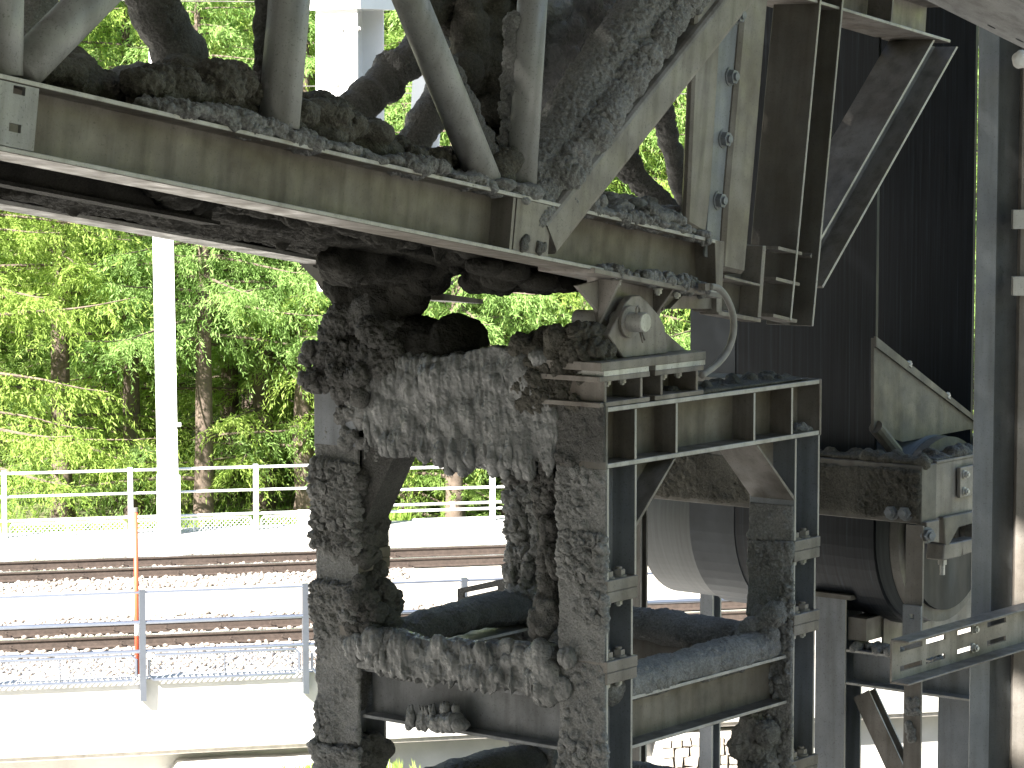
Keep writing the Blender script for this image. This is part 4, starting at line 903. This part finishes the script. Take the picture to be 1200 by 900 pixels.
# ---- end portal of the truss
ef = tr
E_ = lambda x, y, yd=0.: Q(x, y, yd)
def bar_px(name, pts, yd, th, m, bevel=.0015): return part(name, MB().prism([E_(x, y, yd) for x, y in pts], (0, th, 0)), M[m], tr, bevel=bevel)
def postH(name, top, bot, w, yc, mt, b=.18, ext=.5):     # H-section post in the truss plane; px are the centre line
    a_, b_ = E_(*bot, yc), E_(*top, yc); d_ = b_-a_; per_ = Vector((d_.z, 0, -d_.x)).normalized()
    return part(name, MB().hb(a_, b_+d_*ext, per_, w, b, .009, .012), M[mt], tr, bevel=.002), per_, a_, b_
cA = bar_px('post_channel', [(820, -60), (851, -60), (834, 222), (828, 275), (806, 262), (808, 222)], .02, .035, 'galv', bevel=.010)
cB = bar_px('post_channel', [(878, -60), (906, -60), (883, 222), (874, 322), (847, 316), (853, 222)], .012, .15, 'galv', bevel=.014)
bp_ = bar_px('splice_cover', [(849, -60), (880, -60), (856, 222), (849, 312), (826, 300), (832, 222)], .032, .010, 'galv_blue')
for x, y in ((863, 18), (855, 90), (847, 163), (841, 235)): bolt(bp_, E_(x, y, .032), (0, -1, 0), BOLT_B)
p2_, per2, pa2, pb2 = postH('end_post', (948, 0), (912.5, 378), .185, .07, 'galv_dark', b=.2)
for y, xl, xr2 in ((292, 905, 935), (328, 902, 932), (371, 899, 929)):
    l, r2 = E_(xl-1, y, 0), E_(xr2-2, y+7, 0); part('stiffener', MB().prism([l+Vector((.004, -.027, 0)), r2+Vector((-.004, -.027, 0)), r2+Vector((-.004, -.027, .012)), l+Vector((.004, -.027, .012))], (0, .088, 0)), M['galv'], p2_)
# bolted end box between the chord and the outer post
bx = bar_px('connection_plate', [(850, 280), (895, 290), (890, 372), (846, 362)], .085, .012, 'galv_dark')
for x, y in ((878, 302), (874, 346)): bolt(bx, E_(x, y, .085), (0, -1, 0), BOLT_B)
for x, y in ((824, 304), (822, 326)): bolt(c1_, E_(x, y, .08), (0, -1, 0), BOLT_B)
bar_px('flange_plate', [(849, 322), (892, 333), (892, 336), (849, 326)], .002, .082, 'galv'); bar_px('flange_plate', [(894, 288), (898, 288), (892, 372), (888, 372)], .002, .082, 'galv'); bar_px('flange_plate', [(838, 281), (849, 283), (846, 366), (840, 366)], .0, .10, 'galv'); bar_px('flange_plate', [(842, 364), (892, 373), (892, 378), (842, 369)], .002, .08, 'galv')
bar_px('bottom_ledge', [(800, 346), (842, 347), (842, 362), (785, 362)], .02, .1, 'galv')
# knee brace and top beam of the portal
ka, kb = E_(930, 318, .10), E_(1082, 52, .10); dk = kb-ka; pk = Vector((-dk.z, 0, dk.x)).normalized()
ta, tb = E_(900, -28, .10), E_(1084, 28, .10); tb_ = part('top_beam', MB().hb(ta, tb, (0, 0, 1), .16, .24, .009, .013), M['galv'], tr, bevel=.002)
kb_m = MB().hb(ka, kb, pk, .165, .2, .009, .012); du = dk.normalized(); sl_ = (tb.z-ta.z)/(tb.x-ta.x)
top_z = lambda x: ta.z+sl_*(x-ta.x)-.0815
vv = [Vector(v) for v in kb_m.v]
for i_, v in enumerate(vv):
    if (v-ka).dot(du) > dk.length*.5: t_ = (top_z(v.x)-v.z)/(du.z-sl_*du.x); vv[i_] = v+du*t_
kb_m.v = [tuple(v) for v in vv]; part('knee_brace', kb_m, M['galv'], tr)
x_ = E_(1041, 12, 0).x; part('stiffener', MB().box((x_-.006, -.018, ta.lerp(tb, .75).z-.075), (x_+.006, .09, ta.lerp(tb, .75).z+.075)), M['galv'], tb_)
ovh = thing('overhead_beam', 'pale wide beam crossing the top right corner with two slots', 'beam', None)
o3 = [atY(1050, -18, 9.4), atY(1083, -1, 9.2), atY(1250, 82, 9.2), atY(1250, 20, 8.7), atY(1130, -40, 8.7)]
part('beam_web', MB().prism(o3, Vector((0, .02, .05))), M['tube'], ovh, bevel=.002)
fl = atY(1190, 2, 8.72); part('beam_flange', MB().hb(atY(1130, -45, 8.66), atY(1250, 22, 8.66), (0, 0, 1), .05, .06, .006, .008), M['tube'], ovh)
nrm = (o3[2]-o3[1]).cross(o3[4]-o3[1]).normalized(); nrm = nrm if nrm.y < 0 else -nrm
for x, y in ((1162, 31), (1195, 47)):
    q = hit(x, y, o3[1], nrm); ax_ = (o3[2]-o3[1]).normalized(); per_ = nrm.cross(ax_); c8 = [q+nrm*.0005+ax_*(math.cos(t_)*.014)+per_*(math.sin(t_)*.005) for t_ in np.linspace(0, 2*math.pi, 13)[:-1]]
    part('slot', MB().prism(c8, nrm*.0015), M['belt'], ovh)
ra, rb_ = E_(1110, 36, .3), E_(1165, 34, .3); part('top_beam', MB().hb(ra, rb_+(rb_-ra)*2, (0, 0, 1), .16, .15), M['galv_dark'], tr)

# ================================================================== BELT TAKE-UP: drum, belt, carriage
AN, RD = 2.384, .395
dz = zr(-1.71); AC = AN+RD
bt_ = thing('conveyor_belt', 'black rubber conveyor belt hanging in two strands round the drum', 'belt', TM)
def strip(b0, b1, r, zt_, th=.012, n=28):
    prof = [(AC-r, zt_)]+[(AC-r*math.cos(t), dz-r*math.sin(t)) for t in np.linspace(0, math.pi, n)]+[(AC+r, zt_)]
    inn = [(AC-(r-th), zt_)]+[(AC-(r-th)*math.cos(t), dz-(r-th)*math.sin(t)) for t in np.linspace(0, math.pi, n)]+[(AC+r-th, zt_)]
    mb = MB(); 
    for (p, q, p_, q_) in zip(prof[:-1], prof[1:], inn[:-1], inn[1:]): mb.add([(p[0], b0, p[1]), (q[0], b0, q[1]), (q[0], b1, q[1]), (p[0], b1, p[1]), (p_[0], b0, p_[1]), (q_[0], b0, q_[1]), (q_[0], b1, q_[1]), (p_[0], b1, p_[1])], [(0, 1, 2, 3), (7, 6, 5, 4), (0, 4, 5, 1), (3, 2, 6, 7)])
    return mb
part('belt_strand', strip(.36, 1.28, RD+.012, zr(2.6)), M['belt'], bt_, smooth=False)
part('edge_strip', strip(.36, .50, RD+.019, zr(2.6), .0065), M['belt'], bt_); part('edge_strip', strip(1.05, 1.28, RD+.016, zr(2.6), .0035), M['belt_skylit'], bt_)
dr = thing('take_up_drum', 'worn steel take up drum hanging in the belt loop', 'drum', TM)
part('shell', MB().tube([(AC, .30, dz), (AC, 1.57, dz)], RD-.001, 72), M['drum'], dr, smooth=False)
for p in dr.children:
    for f in p.data.polygons: f.use_smooth = len(f.vertices) == 4
part('rim', MB().tube([(AC, .255, dz), (AC, .2995, dz)], RD*.99, 72), M['galv_dark'], dr); part('end_disc', MB().tube([(AC, .235, dz), (AC, .2545, dz)], RD*.86, 60), M['belt'], dr); part('hub', MB().tube([(AC, .16, dz), (AC, .2345, dz)], .085, 30), M['galv_dark'], dr, smooth=False); part('shaft', MB().tube([(AC, .0, dz), (AC, .1595, dz)], .05, 24), M['galv'], dr)  # end disc in black rubber colour, standing for its recess shade
cf = thing('take_up_carriage', 'dusty box steel carriage frame around the drum with mossy front beam', 'carriage frame', TM)
A1 = 2.2; b_r = LT(1080, 580, a=A1).y; zt2, zb2 = LT(1080, 546, a=A1).z, LT(1080, 615, a=A1).z
g = MB().box((A1, b_r, zb2), (A1+.12, 1.75, zt2)); fb = part('front_beam', g, M['galv_dark'], cf, bevel=.003)
mb = MB().box((A1-.006, b_r+.012, zb2+.02), (A1+.01, 1.7, zt2-.025)); sludge('sludge_film', mb, fb, .009, 'thin', 'mud_moss', .7)
mb = MB().box((A1+.005, b_r+.005, zt2), (A1+.11, 1.7, zt2+.02)); blobs(mb, (A1+.02, b_r, zt2), (A1+.1, 1.6, zt2+.02), 50, .015, .035, rnd=rnd); sludge('sludge_layer', mb, fb, .009, 'smooth', 'mud_moss', .6)
g = MB().box((A1+.1205, b_r+.004, zb2+.012), (A1+1.1, b_r+.016, zt2-.004)); g.box((A1+.1205, b_r-.0, zb2), (A1+1.1, b_r+.09, zb2+.0115)); g.box((A1+.1205, b_r-.0, zt2-.0035), (A1+1.1, b_r+.13, zt2+.008)); sb = part('side_beam', g, M['galv'], cf, bevel=.002)
mb = MB().box((A1+.13, b_r+.01, zt2+.006), (A1+1., b_r+.13, zt2+.016)); blobs(mb, (A1+.2, b_r+.03, zt2+.01), (A1+.6, b_r+.1, zt2+.03), 14, .02, .035, rnd=rnd); sludge('sludge_layer', mb, sb, .01, 'smooth', 'mud_dark', .4)
part('rear_beam', MB().box((A1+1.1, b_r, zb2), (A1+1.2, 1.75, zt2)), M['galv_dark'], cf)
for x, y in ((1046, 600), (1062, 601)): bolt(fb, LT(x, y, a=A1), (-1, 0, 0), BOLT_B)
pk_ = LT(1133, 565, b=b_r); br_ = part('bracket_plate', MB().box((pk_.x-.09, b_r-.02, pk_.z-.055), (pk_.x+.16, b_r-.004, pk_.z+.07)), M['galv'], cf, bevel=.002)
for dzz in (-.03, .04): bolt(br_, (pk_.x-.06, b_r-.0205, pk_.z+dzz), (0, -1, 0), BOLT_S)
# pillow block under the side beam
pbk = thing('pillow_block', 'grey pillow block bearing bolted under the carriage at the drum shaft', 'pillow block', TM)
bb = b_r-.02; KK = lambda x, y: LT(x, y, b=bb)
g = MB().prism([KK(1106, 606), KK(1146, 598), KK(1146, 612), KK(1124, 618), KK(1112, 640), KK(1108, 640)], (0, .09, 0)); part('housing', g, M['galv_dark'], pbk, bevel=.004)
part('housing_leg', MB().prism([KK(1107, 638), KK(1130, 634), KK(1127, 652), KK(1105, 657)], (0, .08, 0)), M['galv'], pbk, bevel=.004); part('housing_leg', MB().prism([KK(1128, 634), KK(1146, 630), KK(1146, 645), KK(1128, 651)], (0, .07, 0)), M['galv'], pbk, bevel=.004)
part('flange_block', MB().prism([KK(1086, 612), KK(1101, 609), KK(1101, 636), KK(1086, 634)], (0, .05, 0)), M['galv'], pbk, bevel=.003); q = KK(1086, 627); bolt(pbk, (q.x, bb-.001, q.z), (-.4, -1, 0), BOLT_B)
q = KK(1112, 660); part('bolt', MB().tube([(q.x, bb+.03, q.z+.03), (q.x, bb+.03, q.z-.05)], .011, 10).tube([(q.x, bb+.03, q.z+.012), (q.x, bb+.03, q.z-.008)], .018, 6), M['bright'], pbk)
part('bearing_ring', MB().tube([(AC, bb-.0, dz+.0), (AC, bb+.1, dz)], .075, 28), M['galv_dark'], pbk)
# plough plate
pg = thing('belt_plough', 'pale sloping plough plate bolted above the drum between belt strands', 'plough', TM)
bpz = .33; G_ = lambda x, y: LT(x, y, b=bpz)
part('plate', MB().prism([G_(1024, 396), G_(1143, 496), G_(1143, 502), G_(1058, 518), G_(1040, 512), G_(1024, 505)], (0, .014, 0)), M['galv_dark'], pg, bevel=.001)
e_ = part('edge_strip', MB().prism([G_(1024, 394), G_(1143, 490), G_(1143, 496), G_(1024, 406)], (0, -.012, 0)), M['galv_dark'], pg)
for x, y in ((1064, 429), (1109, 466)): bolt(e_, G_(x, y), (.6, -.2, 1), BOLT_S)
part('arm', MB().tube([G_(1026, 500), G_(1050, 530)], .03, 12), M['galv_dark'], pg)

# ================================================================== RIGHT SIDE STEELWORK
def yb(px, Y, y0, y1): return atY(px, y0, Y), atY(px, y1, Y)
rc = thing('yard_column', 'tall dark steel column along the right edge of the photo', 'column', Matrix.Translation((atY(1168, 500, 10.7).x, 10.7, ZG)))
X0 = rc.location.x; fx_ = lambda px, Y=10.7: atY(px, 450, Y).x-X0
top = zr(2.4)
part('front_flange', MB().box((fx_(1142), 0, 0), (fx_(1165), .012, top)), M['galv_blue'], rc, bevel=.001)
part('web', MB().box((fx_(1165)+.0005, .004, 0), (fx_(1166.5), .034, top)), M['galv_slate'], rc); part('back_plate', MB().box((fx_(1166.6), .035, 0), (fx_(1191.5), .05, top)), M['galv_slate'], rc)
part('side_flange', MB().box((fx_(1192), -.02, 0), (fx_(1216), .199, top)), M['galv'], rc, bevel=.001)
for y in (257, 335): q = atY(1188, y, 10.66); part('bracket', MB().box((q.x-X0-.006, -.06, q.z-ZG-.035), (q.x-X0+.06, -.021, q.z-ZG+.035)), M['bright'], rc)
lp = thing('foam_lump', 'white foam lump stuck to the right edge column near the top', 'foam lump'); q = atY(1194, 72, 10.6); lp.location = q
mb = MB(); [mb.ball((rnd.uniform(-.02, .05), rnd.uniform(-.02, .02), rnd.uniform(-.02, .02)), .016+.012*rnd.random()) for _ in range(16)]; sludge('foam', mb, lp, .005, 'smooth', 'plaster', .25)
# hanging flat bar with holes
fb_ = thing('hanger_bar', 'muddy flat hanger bar with bolt holes under the carriage corner', 'hanger bar', TM)
hA = A1-.02; x0_, x1_ = LT(1080, 750, a=hA), LT(1060, 750, a=hA)
g = MB(); hz_ = [LT(1070, y, a=hA).z for y in (722, 747, 1000)]
def holed(mb, a, b0, b1, za, zb_, holes, th, r=.011):
    cs = sorted(holes, reverse=True); z = za; bm = (b0+b1)/2
    for h_ in cs: mb.box((a, b0, h_+r), (a+th, b1, z)); mb.box((a, b0, h_-r), (a+th, bm-r, h_+r)); mb.box((a, bm+r, h_-r), (a+th, b1, h_+r)); z = h_-r
    mb.box((a, b0, zb_), (a+th, b1, z)); return mb
part('bar', holed(MB(), hA, x0_.y, x1_.y, zb2-.002, 0, hz_[:2], .012), M['galv'], fb_)
part('lap_plate', holed(MB(), hA-.0125, x0_.y-.002, x1_.y+.003, LT(1070, 709, a=hA).z, LT(1070, 760, a=hA).z, hz_[:2], .012), M['galv_blue'], fb_)
for y in (828, 858): mb = MB(); [mb.ball(LT(1070+rnd.uniform(-6, 6), y+rnd.uniform(-9, 9), a=hA), (.01, .016, .016)) for _ in range(9)]; sludge('mud_splash', mb, fb_, .005, 'lump', 'mud_dry', .6)
# slotted channel reaching in from the right
ch = thing('slotted_channel', 'galvanised slotted channel reaching in from the right edge', 'channel', TM)
BN = -.75; C_ = lambda x, y: LT(x, y, b=BN)
zc0, zc1 = C_(1065, 752).z, C_(1065, 804).z; ac0 = C_(1065, 780).x; ac1 = ac0+1.1; cw = .075
zc0, zc1 = max(zc0, zc1), min(zc0, zc1); hC = zc0-zc1
slots = []
for f0, f1 in ((.05, .19), (.215, .34), (.42, .55), (.62, .75)): slots.append((ac0+f0*1.1, ac0+f1*1.1))
g = MB(); rows = [(zc1+.008, zc1+hC*.22), (zc1+hC*.34, zc1+hC*.66), (zc1+hC*.78, zc0-.008)]
yw = BN+cw-.008
for za, zb_ in rows: g.box((ac0, yw, za), (ac1, yw+.008, zb_))
for za, zb_ in ((rows[0][1], rows[1][0]), (rows[1][1], rows[2][0])):
    x = ac0
    for s0__, s1__ in slots: g.box((x, yw, za), (s0__, yw+.008, zb_)); x = s1__
    g.box((x, yw, za), (ac1, yw+.008, zb_))
part('channel_web', g, M['galv'], ch); part('top_flange', MB().box((ac0, BN, zc0-.0075), (ac1, BN+cw, zc0)), M['galv'], ch, bevel=.002); part('bottom_flange', MB().box((ac0, BN, zc1), (ac1, BN+cw, zc1+.0075)), M['galv'], ch, bevel=.002)
for f in (.50, .505): q = Vector((ac0+.52*1.1, yw-.001, zc1+hC*(.28 if f == .5 else .72))); bolt(ch, q, (0, -1, 0), BOLT_S)
# support frame below the drum
sf = thing('drum_support_frame', 'grey steel support frame standing under the take up drum', 'support frame', TM)
AF = 2.45; cR, cL = LT(990, 800, a=AF).y, LT(955, 800, a=AF).y; zT2 = LT(970, 700, a=AF).z
holez = LT(960, 777, a=AF).z
g = MB().hb((AF+.07, (cR+cL)/2, 0), (AF+.07, (cR+cL)/2, zT2), (1, 0, 0), .14, cL-cR); part('leg', g, M['galv_blue'], sf, bevel=.0015)
part('head_plate', MB().box((AF-.01, cR-.03, zT2), (AF+.2, cL+.02, zT2+.02)), M['galv_dark'], sf)
q = LT(1005, 735, a=AF+.05); part('foot_block', MB().box((AF+.02, cR-.09, q.z-.05), (AF+.16, cR-.002, q.z+.045)), M['galv_dark'], sf)
zt3, zb3_ = LT(1060, 770, a=AF).z, LT(1060, 812, a=AF).z; bE = LT(1145, 800, a=AF).y
fbm_ = part('cross_beam', MB().hb((AF+.07, cR-.0005, (zt3+zb3_)/2), (AF+.07, bE-.05, (zt3+zb3_)/2), (0, 0, 1), zt3-zb3_, .13), M['galv_blue'], sf, bevel=.0015)
mb = MB(); blobs(mb, (AF+.0, cR-.25, zt3), (AF+.12, cR-.03, zt3+.015), 24, .012, .025, rnd=rnd); blobs(mb, (AF+.0, bE+.05, zt3), (AF+.12, cR-.3, zt3+.01), 20, .01, .016, rnd=rnd); sludge('sludge_layer', mb, fbm_, .007, 'lump', 'mud_dry', .6)
b2a, b2b = LT(1138, 850, a=AF+.05).y, LT(1099, 850, a=AF+.05).y
part('leg', MB().hb((AF+.12, (b2a+b2b)/2, 0), (AF+.12, (b2a+b2b)/2, zb3_-.001), (1, 0, 0), .14, b2b-b2a), M['galv_blue'], sf, bevel=.0015)
da, db = LT(1013, 812, a=AF+.09), LT(1056, 905, a=AF+.09); part('diagonal_brace', MB().hb(da, db+(db-da), (1, 0, 0), .06, .085, .008, .008), M['galv'], sf)
ta_, tb2 = LT(1012, 752, b=cR-.02), LT(1135, 722, b=cR-.02)
part('long_beam', MB().box((AF+.145, cR-.10, zt3+.0), (AF+1.6, cR-.09, zt3+.12)).box((AF+.145, cR-.0895, zt3+.11), (AF+1.6, cR-.0, zt3+.12)), M['galv'], sf)
mb = MB(); blobs(mb, (AF+.15, cR-.09, zt3+.12), (AF+1.5, cR-.01, zt3+.13), 70, .012, .022, rnd=rnd); sludge('sludge_layer', mb, sf, .008, 'lump', 'mud_dry', .6)
# slim back posts
for px, w_, Y, y0, lb, mt in ((833, .07, 13.5, 600, 'slim steel post seen under the drum between the trestle legs', 'galv_blue'), (749, .05, 12.3, 560, 'dark brown post beside the nearest column under the drum', 'galv_dark')):
    q = atY(px, 700, Y); t = thing('back_post', lb, 'post', Matrix.Translation((q.x, Y, ZG)) @ Matrix.Rotation(math.pi/2-YAW, 4, 'Z')); part('shaft', MB().hb((0, 0, 0), (0, 0, atY(px, y0, Y).z-ZG), (1, 0, 0), w_*1.1, w_), M[mt], t); part('foot_plate', MB().box((-.1, -.1, -.02), (.1, .1, .001)), M[mt], t)

# ================================================================== SUNLIT GANTRY BEHIND THE TRUSS
gm = Matrix.Translation((atY(410, 60, 22).x, 22, ZG)) @ Matrix.Rotation(math.pi/2-YAW, 4, 'Z')
gt = thing('white_gantry', 'white painted steel gantry post in full sun behind the truss', 'gantry', gm)
zt4 = atY(410, 12, 22).z-ZG
part('post', MB().hb((0, 0, atY(410, 341, 22).z-ZG), (0, 0, zt4), (1, 0, 0), .31, .42), M['white'], gt, bevel=.002); part('head_beam', MB().box((-.2, -.28, zt4+.001), (.2, .30, zt4+.26)).box((-.12, -.1, zt4+.261), (.12, .1, zt4+4)), M['white'], gt)
for x, y in ((402, 34), (421, 34), (396, 99)): q = gm.inverted() @ hit(x, y, gm @ Vector((-.156, 0, 0)), TU); bolt(gt, q, (-1, 0, 0), BOLT_S)
gm2 = Matrix.Translation((atY(497, 100, 22.5).x, 22.5, ZG)) @ Matrix.Rotation(math.pi/2-YAW, 4, 'Z'); g2 = thing('white_gantry', 'white brace leg in full sun right of the gantry post', 'gantry', gm2)
za = atY(480, 230, 22.5).z-ZG; part('leg', MB().hb((0, .03, za), (0, -.12, za+2), (1, 0, 0), .16, .18), M['white'], g2, bevel=.002); part('foot', MB().box((-.1, -.06, za-.03), (.1, .12, za-.001)), M['white'], g2)

finish_sludge()
